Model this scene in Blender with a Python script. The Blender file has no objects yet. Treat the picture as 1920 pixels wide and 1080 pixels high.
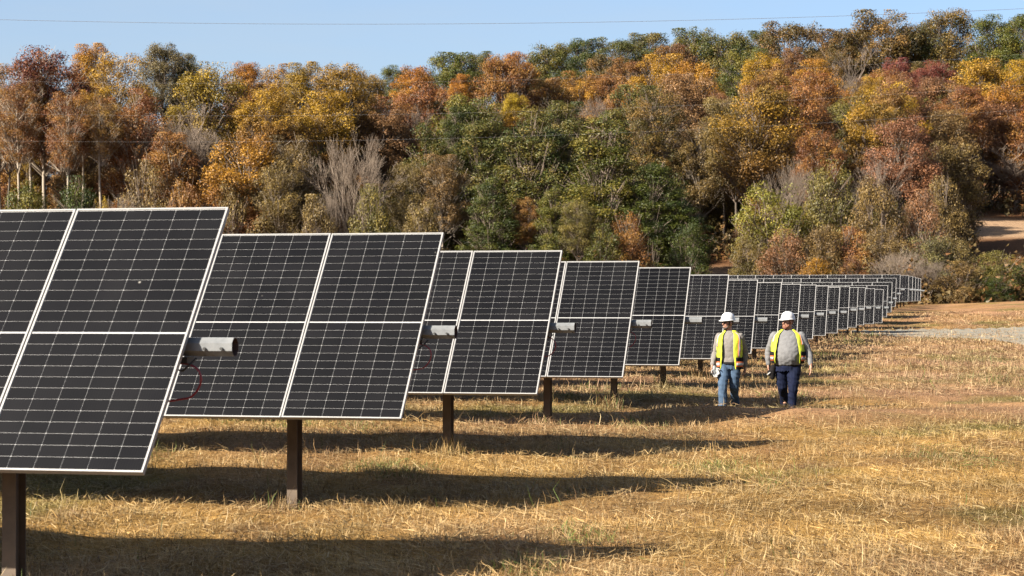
import bpy, bmesh, math, random
import numpy as np
from mathutils import Vector, Matrix, Euler

scene = bpy.context.scene
COL = scene.collection

# ------------------------------------------------------------------ camera
FPX = 3860.0                       # focal length in photo pixels (1920 wide)
PITCH = 0.00999                    # camera tilts up a touch
cam_data = bpy.data.cameras.new('camera')
cam_data.sensor_width = 36.0
cam_data.lens = FPX / 1920.0 * 36.0
cam_data.clip_start = 0.1
cam_data.clip_end = 6000.0
cam_data.dof.use_dof = True
cam_data.dof.focus_distance = 37.0
cam_data.dof.aperture_fstop = 7.1
cam = bpy.data.objects.new('camera', cam_data)
cam.location = (0, 0, 0)
cam.rotation_euler = (math.pi / 2 + PITCH, 0, 0)
COL.objects.link(cam)
scene.camera = cam

# ------------------------------------------------------------------ sky and sun
ALPHA = math.radians(13.02)        # rows are turned this much off the image plane
CA, SA = math.cos(ALPHA), math.sin(ALPHA)
BACK, SIDE = 1.06, 1.07           # shadow length per metre of height, across / along the rows
lx = SA * BACK + CA * SIDE
ly = CA * BACK - SA * SIDE
SUN_EL = math.atan(1.0 / math.hypot(lx, ly))
SUN_AZ = math.atan2(-lx, -ly)      # clockwise from +Y

world = bpy.data.worlds.new('World')
scene.world = world
world.use_nodes = True
wn = world.node_tree
for n in list(wn.nodes):
    wn.nodes.remove(n)
w_out = wn.nodes.new('ShaderNodeOutputWorld')
w_bg = wn.nodes.new('ShaderNodeBackground')
w_sky = wn.nodes.new('ShaderNodeTexSky')
w_sky.sky_type = 'NISHITA'
w_sky.sun_disc = False
w_sky.sun_elevation = SUN_EL
w_sky.sun_rotation = SUN_AZ
w_sky.altitude = 200
w_sky.air_density = 0.8
w_sky.dust_density = 2.6
w_sky.ozone_density = 2.2
w_bg.inputs['Strength'].default_value = 0.05
# thin high haze, the same all over the sky
w_tc = wn.nodes.new('ShaderNodeTexCoord'); w_mp = wn.nodes.new('ShaderNodeMapping'); w_mp.inputs['Scale'].default_value = (2.2, 2.2, 13.0)
w_nz = wn.nodes.new('ShaderNodeTexNoise'); w_nz.inputs['Scale'].default_value = 1.6; w_nz.inputs['Detail'].default_value = 5; w_nz.inputs['Roughness'].default_value = 0.55
w_mr = wn.nodes.new('ShaderNodeMapRange'); w_mr.inputs[1].default_value = 0.35; w_mr.inputs[2].default_value = 0.75; w_mr.inputs[3].default_value = 0.0; w_mr.inputs[4].default_value = 0.5
w_mx = wn.nodes.new('ShaderNodeMix'); w_mx.data_type = 'RGBA'; w_mx.inputs[7].default_value = (2.7, 3.15, 3.55, 1)
wn.links.new(w_tc.outputs['Generated'], w_mp.inputs['Vector']); wn.links.new(w_mp.outputs['Vector'], w_nz.inputs['Vector'])
wn.links.new(w_nz.outputs['Fac'], w_mr.inputs[0]); wn.links.new(w_mr.outputs[0], w_mx.inputs[0]); wn.links.new(w_sky.outputs['Color'], w_mx.inputs[6])
wn.links.new(w_mx.outputs[2], w_bg.inputs['Color'])
wn.links.new(w_bg.outputs['Background'], w_out.inputs['Surface'])

sun_data = bpy.data.lights.new('sun', 'SUN')
sun_data.energy = 5.0
sun_data.angle = math.radians(0.53)
sun_data.color = (1.0, 0.91, 0.77)
sun = bpy.data.objects.new('sun', sun_data)
sun.rotation_euler = Vector((lx, ly, -1.0)).to_track_quat('-Z', 'Y').to_euler()
sun.location = (-40, -30, 60)
COL.objects.link(sun)

scene.view_settings.view_transform = 'Standard'
scene.view_settings.look = 'None'
scene.view_settings.exposure = 2.1
scene.view_settings.gamma = 1.0
scene.view_settings.use_curve_mapping = False
scene.render.engine = 'CYCLES'
scene.cycles.max_bounces = 6
scene.cycles.diffuse_bounces = 3
scene.cycles.glossy_bounces = 2
scene.cycles.transmission_bounces = 4
scene.cycles.transparent_max_bounces = 6
scene.cycles.use_denoising = True
scene.render.use_persistent_data = False

AF = 0.53      # all reflectances below were picked for a darker exposure and are scaled by this
# ------------------------------------------------------------------ helpers
def hash2(ix, iy, seed):
    h = (ix.astype(np.int64) * 374761393 + iy.astype(np.int64) * 668265263 + seed * 974634777) & 0xFFFFFFFF
    h = ((h ^ (h >> 13)) * 1274126177) & 0xFFFFFFFF
    h = h ^ (h >> 16)
    return (h & 0xFFFFFF) / float(0xFFFFFF)

def vnoise(x, y, seed=0):
    x = np.asarray(x, float); y = np.asarray(y, float)
    ix, iy = np.floor(x), np.floor(y)
    fx, fy = x - ix, y - iy
    fx = fx * fx * (3 - 2 * fx); fy = fy * fy * (3 - 2 * fy)
    a = hash2(ix, iy, seed); b = hash2(ix + 1, iy, seed)
    c = hash2(ix, iy + 1, seed); d = hash2(ix + 1, iy + 1, seed)
    return (a * (1 - fx) + b * fx) * (1 - fy) + (c * (1 - fx) + d * fx) * fy

def fbm(x, y, seed=0, octv=3):
    s, a, t = 0.0, 1.0, 0.0
    for k in range(octv):
        s = s + a * vnoise(x * 2 ** k, y * 2 ** k, seed + 17 * k)
        t += a; a *= 0.5
    return s / t

def sstep(a, b, x):
    t = np.clip((x - a) / (b - a), 0, 1)
    return t * t * (3 - 2 * t)

GY = np.array([-60, 0, 13, 19.5, 25, 31, 37, 43, 49, 58, 66, 72, 84, 90, 105, 112, 118, 124, 130, 136, 160, 175, 3000.])
GZ = np.array([-2.1, -2.0, -1.95, -1.88, -1.81, -1.75, -1.70, -1.66, -1.63, -1.58, -1.48, -1.45, -1.42, -1.38, -1.33, -1.15, -0.95, -0.62, -0.35, -0.28, -0.12, 0.1, 0.1])

def H(x, y):
    """height of the ground at x, y (camera is at z = 0)"""
    x = np.asarray(x, float); y = np.asarray(y, float)
    z = np.interp(y, GY, GZ)
    near = 1 - sstep(60, 120, y)
    z = z + near * (0.13 * (fbm(x / 2.6 + 7, y / 2.2, 3) - 0.5) + 0.055 * (vnoise(x / 0.5, y / 0.6, 9) - 0.5))
    # worn mound in front of the two men, dip behind it
    z = z + 0.13 * np.exp(-((x - 4.4) / 2.6) ** 2 - ((y - 33.2) / 1.4) ** 2)
    z = z - 0.13 * np.exp(-((x - 4.6) / 2.4) ** 2 - ((y - 36.9) / 1.5) ** 2)
    # swell of the field on the right, far end
    z = z + 0.85 * np.exp(-((x - 43) / 13.0) ** 2 - ((y - 150) / 26.0) ** 2)
    # wooded hill
    t = np.maximum(0, y - 168)
    t = np.where(t < 16, t * t / 32.0, t - 8)
    slope = 0.088 + 0.075 / (1 + np.exp(-(x + 15) / 12.0))
    hillz = t * slope
    hillz = 46 * (1 - np.exp(-hillz / 46.0)) * 1.18
    z = z + hillz + sstep(175, 220, y) * 1.6 * (fbm(x / 30, y / 30, 21) - 0.5)
    return z

def pix(px, py, Y):
    """photo pixel at depth Y -> world point"""
    a = (px - 960) / FPX; b = (540 - py) / FPX
    cp, sp = math.cos(PITCH), math.sin(PITCH)
    d = Vector((a, cp - b * sp, sp + b * cp))
    return d * (Y / d.y)

def pix_ground(px, py):
    a = pix(px, py, 1.0)
    Y = np.arange(8.0, 400.0, 0.1)
    below = a.z * Y < H(a.x * Y, Y)
    y = float(Y[np.argmax(below)])
    return a.x * y, y

def link(o, parent=None):
    COL.objects.link(o)
    if parent is not None:
        o.parent = parent
    return o

def tag(o, label=None, cat=None, group=None, kind=None):
    if label: o['label'] = label
    if cat: o['category'] = cat
    if group: o['group'] = group
    if kind: o['kind'] = kind
    return o

def empty(name, loc, rz=0.0):
    o = bpy.data.objects.new(name, None)
    o.empty_display_size = 0.2
    o.location = loc
    o.rotation_euler = (0, 0, rz)
    return link(o)

def mesh_np(name, V, F, mat=None, attrs=None, smooth=False):
    """V (n,3), F (m,k) with k = 3 or 4"""
    V = np.ascontiguousarray(V, dtype=np.float32); F = np.ascontiguousarray(F, dtype=np.int32)
    me = bpy.data.meshes.new(name)
    me.vertices.add(len(V)); me.vertices.foreach_set('co', V.ravel())
    k = F.shape[1]
    me.loops.add(F.size); me.loops.foreach_set('vertex_index', F.ravel())
    me.polygons.add(len(F))
    me.polygons.foreach_set('loop_start', np.arange(0, F.size, k, dtype=np.int32))
    me.polygons.foreach_set('loop_total', np.full(len(F), k, dtype=np.int32))
    if smooth:
        me.polygons.foreach_set('use_smooth', np.ones(len(F), dtype=bool))
    if attrs:
        for an, arr in attrs.items():
            at = me.attributes.new(an, 'FLOAT_COLOR', 'POINT')
            c = np.ones((len(V), 4), dtype=np.float32); c[:, :arr.shape[1]] = arr
            at.data.foreach_set('color', c.ravel())
    me.update(calc_edges=True)
    me.validate()
    if mat: me.materials.append(mat)
    return me

class MB:
    """collects simple solids; build() links them as one mesh object"""
    def __init__(s):
        s.v, s.f = [], []
    def add(s, vs, fs):
        o = len(s.v)
        s.v += [tuple(v) for v in vs]
        s.f += [tuple(i + o for i in f) for f in fs]
        return s
    def box(s, a, b):
        (x0, y0, z0), (x1, y1, z1) = a, b
        return s.add([(x0,y0,z0),(x1,y0,z0),(x1,y1,z0),(x0,y1,z0),(x0,y0,z1),(x1,y0,z1),(x1,y1,z1),(x0,y1,z1)],
              [(0,3,2,1),(4,5,6,7),(0,1,5,4),(1,2,6,5),(2,3,7,6),(3,0,4,7)])
    def tube(s, pts, rads, n=8, cap=True):
        pts = [Vector(p) for p in pts]
        rings = []
        up = Vector((0.31, 0.17, 0.93))
        for i, p in enumerate(pts):
            t = (pts[min(i + 1, len(pts) - 1)] - pts[max(i - 1, 0)])
            t = t.normalized() if t.length > 1e-9 else Vector((0, 0, 1))
            u = t.cross(up)
            if u.length < 1e-3: u = t.cross(Vector((1, 0, 0)))
            u.normalize(); w = t.cross(u)
            r = rads[i] if hasattr(rads, '__len__') else rads
            rings.append([p + (u * math.cos(2*math.pi*k/n) + w * math.sin(2*math.pi*k/n)) * r for k in range(n)])
        vs = [q for r in rings for q in r]
        fs = []
        for i in range(len(rings) - 1):
            for k in range(n):
                a = i*n + k; b = i*n + (k+1) % n
                fs.append((a, b, b + n, a + n))
        if cap:
            fs.append(tuple(range(n))[::-1]); fs.append(tuple((len(rings)-1)*n + k for k in range(n)))
        return s.add(vs, fs)
    def mesh(s, name, mat=None, smooth=False):
        me = bpy.data.meshes.new(name)
        me.from_pydata(s.v, [], s.f)
        if smooth:
            for p in me.polygons: p.use_smooth = True
        bm = bmesh.new(); bm.from_mesh(me); bmesh.ops.recalc_face_normals(bm, faces=bm.faces); bm.to_mesh(me); bm.free()
        if mat: me.materials.append(mat)
        return me
    def build(s, name, mat=None, parent=None, smooth=False):
        return link(bpy.data.objects.new(name, s.mesh(name, mat, smooth)), parent)

def new_mat(name):
    m = bpy.data.materials.new(name)
    m.use_nodes = True
    nt = m.node_tree
    b = nt.nodes['Principled BSDF']
    return m, nt, b

def nd(nt, t, **kw):
    n = nt.nodes.new(t)
    for k, v in kw.items():
        setattr(n, k, v)
    return n

def ramp(nt, fac, stops, interp='LINEAR'):
    r = nt.nodes.new('ShaderNodeValToRGB')
    cr = r.color_ramp; cr.interpolation = interp
    while len(cr.elements) > 1: cr.elements.remove(cr.elements[-1])
    cr.elements[0].position = stops[0][0]; cr.elements[0].color = (*stops[0][1], 1)
    for p, c in stops[1:]:
        e = cr.elements.new(p); e.color = (*c, 1)
    nt.links.new(fac, r.inputs['Fac'])
    return r.outputs['Color']

def noise(nt, scale, detail=4, rough=0.6, coord='Object', dist=0.0):
    tc = nt.nodes.new('ShaderNodeTexCoord')
    n = nt.nodes.new('ShaderNodeTexNoise')
    n.inputs['Scale'].default_value = scale; n.inputs['Detail'].default_value = detail
    n.inputs['Roughness'].default_value = rough; n.inputs['Distortion'].default_value = dist
    nt.links.new(tc.outputs[coord], n.inputs['Vector'])
    return n.outputs['Fac']

def mixc(nt, fac, a, b, mode='MIX'):
    m = nt.nodes.new('ShaderNodeMix'); m.data_type = 'RGBA'; m.blend_type = mode
    for sock, v in ((m.inputs[0], fac), (m.inputs[6], a), (m.inputs[7], b)):
        if hasattr(v, 'is_linked') or hasattr(v, 'links'):
            nt.links.new(v, sock)
        elif isinstance(v, (tuple, list)):
            sock.default_value = (*v[:3], 1)
        else:
            sock.default_value = v
    return m.outputs[2]

def plain(name, c0, c1=None, scale=8.0, rough=0.6, metal=0.0, bump=0.0, spec=0.5, coat=0.0):
    m, nt, b = new_mat(name)
    c1 = c1 or tuple(min(1, v * 0.72) for v in c0)
    c0 = tuple(v * AF for v in c0); c1 = tuple(v * AF for v in c1)
    f = noise(nt, scale)
    nt.links.new(ramp(nt, f, [(0.3, c0), (0.72, c1)]), b.inputs['Base Color'])
    b.inputs['Roughness'].default_value = rough
    b.inputs['Metallic'].default_value = metal
    b.inputs['Specular IOR Level'].default_value = spec
    b.inputs['Coat Weight'].default_value = coat
    if bump:
        bp = nt.nodes.new('ShaderNodeBump'); bp.inputs['Strength'].default_value = bump; bp.inputs['Distance'].default_value = 0.02
        nt.links.new(f, bp.inputs['Height']); nt.links.new(bp.outputs['Normal'], b.inputs['Normal'])
    return m

# ------------------------------------------------------------------ ground colours (real patches of straw, dust, green)
C_GOLD = np.array((0.43, 0.268, 0.088)); C_PINK = np.array((0.44, 0.265, 0.155)); C_PALE = np.array((0.62, 0.475, 0.25))
C_BROWN = np.array((0.24, 0.135, 0.06)); C_GREEN = np.array((0.14, 0.16, 0.03)); C_LITTER = np.array((0.17, 0.085, 0.04))

C_BARE = np.array((0.44, 0.31, 0.21))
for _c in (C_GOLD, C_PINK, C_PALE, C_BROWN, C_GREEN, C_LITTER, C_BARE): _c *= AF

def ground_rgb(x, y):
    x = np.asarray(x, float); y = np.asarray(y, float)
    n1 = fbm(x / 3.1 + 11, y / 4.5, 41, 4)[..., None]
    n2 = fbm(x / 1.1, y / 1.7, 57, 3)[..., None]
    far = sstep(26, 46, y)[..., None]
    pinky = np.clip(far * 0.75 + (n1 - 0.5) * 2.0, 0, 1)
    mound = np.exp(-((x - 5.2) / 3.4) ** 2 - ((y - 34.0) / 2.2) ** 2)[..., None]
    pinky = np.clip(pinky + mound, 0, 1)
    c = C_GOLD * (1 - pinky) + C_PINK * pinky
    br = np.clip((n2 - 0.50) * 3.2, 0, 0.8) * (1 - 0.6 * mound)
    c = c * (1 - br) + C_BROWN * br
    # windrows of cut hay lying along the rows: paler ridges, darker thatch between
    u = x * CA - y * SA; v = x * SA + y * CA
    wr = fbm(u / 7.0 + 2, v / 0.85, 61, 3)[..., None]
    c = c * (0.62 + 0.76 * wr) * (0.80 + 0.40 * fbm(x / 1.4 + 9, y / 2.2, 67, 3)[..., None])
    n3 = fbm(x / 2.3 + 3, y / 2.9 + 5, 73, 3)[..., None]
    gr = np.clip((n3 - 0.58) * 4.5, 0, 0.6)
    c = c * (1 - gr) + C_GREEN * gr
    wood = sstep(163, 174, y)[..., None]
    c = c * (1 - wood) + C_LITTER * wood
    bank = (sstep(36, 41, x) * sstep(214, 219, y) * (1 - sstep(232, 238, y)) + sstep(12, 15, x) * (1 - sstep(21, 24, x)) * sstep(166, 172, y) * (1 - sstep(193, 200, y)))[..., None]
    c = c * (1 - bank) + C_BARE * bank
    return c

# ------------------------------------------------------------------ ground sheet
def build_ground():
    s = np.concatenate([-np.geomspace(6, 0.52, 34), np.linspace(-0.5, 0.5, 260), np.geomspace(0.52, 6, 34)])
    ys = [-24.0]
    while ys[-1] < 8: ys.append(ys[-1] + 2.0)
    while ys[-1] < 2600:
        y = ys[-1]
        ys.append(y + max(0.13, 0.13 + (y - 30) * 0.009 if y > 30 else 0.13) * (1 if y < 400 else 6))
    ys = np.array(ys)
    S, Yg = np.meshgrid(s, ys)
    Xg = S * (Yg + 26)
    Zg = H(Xg, Yg)
    V = np.stack([Xg, Yg, Zg], -1).reshape(-1, 3)
    nr, nc = S.shape
    i = np.arange((nr - 1) * (nc - 1)); r = i // (nc - 1); c = i % (nc - 1)
    a = r * nc + c
    F = np.stack([a, a + 1, a + nc + 1, a + nc], -1)
    col = ground_rgb(Xg, Yg).reshape(-1, 3)
    m, nt, b = new_mat('ground_straw')
    at = nd(nt, 'ShaderNodeAttribute', attribute_name='tint')
    f1 = noise(nt, 9.0, 8, 0.75); f2 = noise(nt, 1.3, 6, 0.7)
    dk = ramp(nt, f1, [(0.30, (0.55, 0.5, 0.45)), (0.5, (0.95, 0.93, 0.9)), (0.72, (1.25, 1.22, 1.15))])
    c1 = mixc(nt, 1.0, at.outputs['Color'], dk, 'MULTIPLY')
    # matted straw: three sets of stretched strands lying across one another over darker thatch
    hgt = None
    for ang, sx, sy in ((0.5, 26, 150), (1.7, 30, 170), (2.7, 22, 140)):
        tc = nd(nt, 'ShaderNodeTexCoord'); mp = nd(nt, 'ShaderNodeMapping'); mp.inputs['Rotation'].default_value = (0, 0, ang); mp.inputs['Scale'].default_value = (sx, sy, 30)
        nz = nd(nt, 'ShaderNodeTexNoise'); nz.inputs['Scale'].default_value = 1.0; nz.inputs['Detail'].default_value = 2; nz.inputs['Distortion'].default_value = 0.6
        nt.links.new(tc.outputs['Object'], mp.inputs['Vector']); nt.links.new(mp.outputs['Vector'], nz.inputs['Vector'])
        if hgt is None: hgt = nz.outputs['Fac']
        else:
            mm = nd(nt, 'ShaderNodeMath', operation='MAXIMUM'); nt.links.new(hgt, mm.inputs[0]); nt.links.new(nz.outputs['Fac'], mm.inputs[1]); hgt = mm.outputs[0]
    c1 = mixc(nt, 1.0, c1, ramp(nt, hgt, [(0.48, (0.42, 0.37, 0.33)), (0.58, (1.08, 1.06, 1.02)), (0.70, (1.65, 1.62, 1.55))]), 'MULTIPLY')
    dk2 = ramp(nt, f2, [(0.3, (0.75, 0.73, 0.7)), (0.7, (1.15, 1.13, 1.1))])
    nt.links.new(mixc(nt, 1.0, c1, dk2, 'MULTIPLY'), b.inputs['Base Color'])
    b.inputs['Roughness'].default_value = 0.95
    b.inputs['Specular IOR Level'].default_value = 0.1
    bp = nt.nodes.new('ShaderNodeBump'); bp.inputs['Strength'].default_value = 0.9; bp.inputs['Distance'].default_value = 0.03
    nt.links.new(hgt, bp.inputs['Height']); nt.links.new(bp.outputs['Normal'], b.inputs['Normal'])
    me = mesh_np('ground', V, F, m, {'tint': col}, smooth=True)
    tag(link(bpy.data.objects.new('ground', me)), 'mown dry field rising to a wooded hill', None, None, 'structure')
build_ground()

# gravel access road crossing the field on the right
def build_road():
    up = [(1470, 621.5), (1560, 621), (1640, 620.5), (1720, 618), (1800, 618), (1870, 616), (1930, 613), (2100, 606)]
    lo = [(1470, 622), (1585, 623), (1640, 629), (1720, 634), (1800, 635), (1860, 638), (1930, 650), (2100, 670)]
    n = 90
    upx = np.linspace(1585, 2100, n)
    uy = np.interp(upx, [p[0] for p in up], [p[1] for p in up]); ly_ = np.interp(upx, [p[0] for p in lo], [p[1] for p in lo])
    V = []; m_ = 9
    for i in range(n):
        a = pix_ground(upx[i], uy[i] + 1.2 * math.sin(i * 1.7)); c = pix_ground(upx[i], ly_[i] + 1.5 * math.sin(i * 2.3 + 1))
        for k in range(m_):
            t = k / (m_ - 1)
            x = a[0] * (1 - t) + c[0] * t; y = a[1] * (1 - t) + c[1] * t
            V.append((x, y, float(H(x, y)) + 0.03))
    F = []
    for i in range(n - 1):
        for k in range(m_ - 1):
            q = i * m_ + k
            F.append((q, q + 1, q + m_ + 1, q + m_))
    m, nt, b = new_mat('gravel')
    f1 = noise(nt, 2.2, 10, 0.85); f2 = noise(nt, 0.6, 6, 0.7)
    c = ramp(nt, f1, [(0.3, (0.05, 0.05, 0.04)), (0.5, (0.10, 0.098, 0.08)), (0.7, (0.16, 0.15, 0.122))])
    c = mixc(nt, ramp(nt, f2, [(0.40, (0, 0, 0)), (0.66, (0.75, 0.75, 0.75))]), c, (0.19, 0.135, 0.075))
    nt.links.new(c, b.inputs['Base Color']); b.inputs['Roughness'].default_value = 0.95
    me = mesh_np('gravel_road', np.array(V), np.array(F), m, smooth=True)
    tag(link(bpy.data.objects.new('gravel_road', me)), 'pale grey gravel track across the field', None, None, 'structure')
build_road()

# ------------------------------------------------------------------ straw and stubble (uncountable)
def blades(name, N, seed, ymin, ymax, power, upright, label, smax=0.30, tall=1.0, green=0.0, wmul=1.0, region=None):
    rng = np.random.default_rng(seed)
    if region is None:
        u = rng.random(N)
        e = 2.0 - power                    # density per m2 ~ Y^-power, strip width ~ Y
        Y = (ymin ** e + u * (ymax ** e - ymin ** e)) ** (1 / e)
        X = (rng.random(N) * 2 - 1) * smax * Y + 0.0
    else:
        cx, cy, sx, sy = region[rng.integers(0, len(region), N)].T
        X = cx + rng.normal(0, 1, N) * sx; Y = cy + rng.normal(0, 1, N) * sy
    # tufts: pull blades to clump centres a little
    tuft = vnoise(X / 0.35, Y / 0.45, seed + 5)
    bare = np.clip(1.2 * np.exp(-((X - 5.2) / 2.6) ** 2 - ((Y - 33.6) / 1.6) ** 2) + np.clip((fbm(X / 2.4 + 31, Y / 4.0, 88, 3) - 0.56) * 5, 0, 1) * sstep(22, 34, Y), 0, 0.85)
    rpx = 960 + FPX * X / Y; rpy = 578.5 - FPX * H(X, Y) / Y
    road = (rpx > 1480) & (rpy > np.interp(rpx, [1470, 1720, 1800, 1930, 2100], [621, 618, 618, 613, 606])) & (rpy < np.interp(rpx, [1470, 1560, 1720, 1860, 1930, 2100], [624, 628, 633, 638, 650, 670]))
    keep = rng.random(N) < (0.25 + 1.0 * tuft) * (1 - bare) * np.where(road, 0.30, 1.0)
    X, Y = X[keep], Y[keep]; N = len(X); tuft = tuft[keep]
    up = rng.random(N) < upright
    az = rng.random(N) * 2 * np.pi
    az = np.where(up, az, np.pi * (vnoise(X / 1.3, Y / 1.3, seed + 8) * 2.0) + rng.normal(0, 0.9, N))
    pit = np.where(up, rng.uniform(0.7, 1.45, N), rng.normal(0.10, 0.16, N))
    L = np.where(up, rng.uniform(0.03, 0.11, N) * (0.6 + 0.8 * tuft), rng.uniform(0.05, 0.20, N)) * tall
    sc = np.maximum(1.0, Y / 24.0)
    Wd = rng.uniform(0.0018, 0.0042, N) * sc * wmul
    L = L * np.sqrt(sc)
    z0 = H(X, Y) + np.where(up, -0.01, rng.random(N) ** 1.5 * 0.055 + 0.004)
    d = np.stack([np.cos(az) * np.cos(pit), np.sin(az) * np.cos(pit), np.sin(pit)], -1)
    side = np.stack([-np.sin(az), np.cos(az), rng.normal(0, 0.5, N)], -1)
    side /= np.linalg.norm(side, axis=1)[:, None]
    base = np.stack([X, Y, z0], -1)
    base = base - np.where(up, 0, 0.5)[:, None] * d * L[:, None] * np.array([1, 1, 0])
    bend = rng.normal(0, 0.12, (N, 3)) * L[:, None]; bend[:, 2] = np.abs(bend[:, 2]) * 0.6
    mid = base + d * L[:, None] * 0.55 + bend
    tip = base + d * L[:, None]
    hw = (side * Wd[:, None])
    V = np.stack([base - hw, base + hw, mid + hw * 0.8, mid - hw * 0.8, tip], 1).reshape(-1, 3)
    o = (np.arange(N) * 5)[:, None]
    F = np.concatenate([o + np.array([[0, 1, 2]]), o + np.array([[0, 2, 3]]), o + np.array([[3, 2, 4]])], 0)
    c = ground_rgb(X, Y)
    pale = np.clip(rng.normal(0.25, 0.3, N), 0, 1)[:, None]
    c = c * (1 - pale) + C_PALE * pale
    dark = (rng.random(N) < 0.13)[:, None]
    c = np.where(dark, C_BROWN * 0.8, c)
    if green:
        g = (rng.random(N) < green)[:, None]
        c = np.where(g, np.array((0.065, 0.09, 0.018)) * rng.uniform(0.7, 1.5, (N, 1)), c)
    c = c * rng.uniform(0.72, 1.26, (N, 1)) * (0.66 + 0.68 * fbm(X / 0.8, Y / 1.1, seed + 31, 3))[:, None]
    me = mesh_np(name, V, F, MAT_BLADE, {'tint': np.repeat(c, 5, 0)})
    o = link(bpy.data.objects.new(name, me))
    tag(o, label, None, None, 'stuff')
    return o

def blade_mat():
    m, nt, b = new_mat('straw')
    at = nd(nt, 'ShaderNodeAttribute', attribute_name='tint')
    nt.links.new(at.outputs['Color'], b.inputs['Base Color'])
    b.inputs['Roughness'].default_value = 0.6; b.inputs['Specular IOR Level'].default_value = 0.25
    tr = nt.nodes.new('ShaderNodeBsdfTranslucent'); nt.links.new(at.outputs['Color'], tr.inputs['Color'])
    mx = nt.nodes.new('ShaderNodeMixShader'); mx.inputs[0].default_value = 0.22
    nt.links.new(b.outputs[0], mx.inputs[1]); nt.links.new(tr.outputs[0], mx.inputs[2])
    nt.links.new(mx.outputs[0], nt.nodes['Material Output'].inputs['Surface'])
    return m
MAT_BLADE = blade_mat()
blades('dry_grass', 520000, 1, 11.5, 130, 1.9, 0.45, 'short dry straw-coloured grass covering the field')
blades('grass_stalks', 15000, 2, 12, 60, 1.2, 0.85, 'taller dry stalks standing up out of the mown grass', 0.29, 2.3, 0.05, 0.9)
_g = [pix_ground(*p) for p in ((715, 880), (740, 888), (770, 885), (1470, 745), (1500, 748), (1878, 712), (1915, 718), (545, 800), (660, 800), (690, 880), (1330, 880), (1360, 877),
      (1190, 800), (1500, 665), (1530, 668), (1560, 672), (1590, 640), (1620, 630), (1800, 855), (1760, 860), (1830, 868), (1100, 1010), (980, 1075), (1450, 905), (1050, 745), (1070, 748), (1120, 730), (240, 860), (430, 790))]
blades('green_tufts', 16000, 4, 12, 60, 1.2, 0.8, 'small green weeds and fresh grass scattered in the straw', 0.29, 1.3, 0.45, 0.9,
       np.array([(x, y, 0.004 * y + 0.10, 0.012 * y + 0.12) for x, y in _g]))

# ------------------------------------------------------------------ solar tracker rows
TILT = math.radians(49.44)
PW, PH, PGAP = 1.134, 2.278, 0.012
M_FRAME = plain('aluminium_frame', (0.42, 0.415, 0.41), (0.35, 0.345, 0.34), 3.0, 0.5, 0.15)
M_BACK = plain('white_backsheet', (0.50, 0.50, 0.50), (0.44, 0.44, 0.44), 6.0, 0.35, 0.0, 0, 0.5, 0.0)
M_TUBE = plain('galvanised_tube', (0.25, 0.26, 0.27), (0.16, 0.17, 0.18), 14.0, 0.55, 0.2, 0.05)
M_POST = plain('rusty_steel_post', (0.175, 0.125, 0.085), (0.10, 0.072, 0.052), 7.0, 0.75, 0.15, 0.1)
M_DARK = plain('dark_bracket', (0.03, 0.03, 0.032), (0.02, 0.02, 0.02), 5, 0.6)
M_RED = plain('red_cable', (0.42, 0.03, 0.06), (0.3, 0.02, 0.05), 5, 0.45)
M_BORE = plain('tube_bore', (0.12, 0.06, 0.045), (0.06, 0.03, 0.025), 9, 0.8)

def cell_mat():
    m, nt, b = new_mat('solar_cell')
    tc = nd(nt, 'ShaderNodeTexCoord')
    # fine silver fingers down each cell
    wv = nd(nt, 'ShaderNodeTexWave', wave_type='BANDS', bands_direction='X')
    wv.inputs['Scale'].default_value = 17.5
    nt.links.new(tc.outputs['Object'], wv.inputs['Vector'])
    fing = ramp(nt, wv.outputs['Fac'], [(0.86, (0, 0, 0)), (0.98, (0.16, 0.16, 0.16))])
    geo = nd(nt, 'ShaderNodeNewGeometry')
    nz = nd(nt, 'ShaderNodeTexNoise'); nz.inputs['Scale'].default_value = 1.7; nz.inputs['Detail'].default_value = 6
    nt.links.new(geo.outputs['Position'], nz.inputs['Vector'])
    base = ramp(nt, nz.outputs['Fac'], [(0.3, (0.0012, 0.0012, 0.0018)), (0.7, (0.0034, 0.0033, 0.0038))])
    base = mixc(nt, fing, base, (0.016, 0.016, 0.018))
    # dust specks and droppings on the glass
    vo = nd(nt, 'ShaderNodeTexVoronoi'); vo.inputs['Scale'].default_value = 6.0
    nt.links.new(geo.outputs['Position'], vo.inputs['Vector'])
    sp = ramp(nt, vo.outputs['Distance'], [(0.03, (1, 1, 1)), (0.075, (0, 0, 0))])
    n2 = nd(nt, 'ShaderNodeTexNoise'); n2.inputs['Scale'].default_value = 2.9
    nt.links.new(geo.outputs['Position'], n2.inputs['Vector'])
    sp2 = mixc(nt, 1.0, sp, ramp(nt, n2.outputs['Fac'], [(0.60, (0, 0, 0)), (0.68, (0.5, 0.5, 0.5))]), 'MULTIPLY')
    base = mixc(nt, sp2, base, (0.26, 0.25, 0.23))
    oi = nd(nt, 'ShaderNodeObjectInfo')
    base = mixc(nt, 1.0, base, ramp(nt, oi.outputs['Random'], [(0.0, (0.7, 0.7, 0.72)), (1.0, (1.35, 1.33, 1.3))]), 'MULTIPLY')
    nt.links.new(base, b.inputs['Base Color'])
    b.inputs['Roughness'].default_value = 0.5
    b.inputs['Specular IOR Level'].default_value = 0.05
    b.inputs['Coat Weight'].default_value = 0.15
    b.inputs['Coat Roughness'].default_value = 0.12
    return m
M_CELL = cell_mat()

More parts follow.
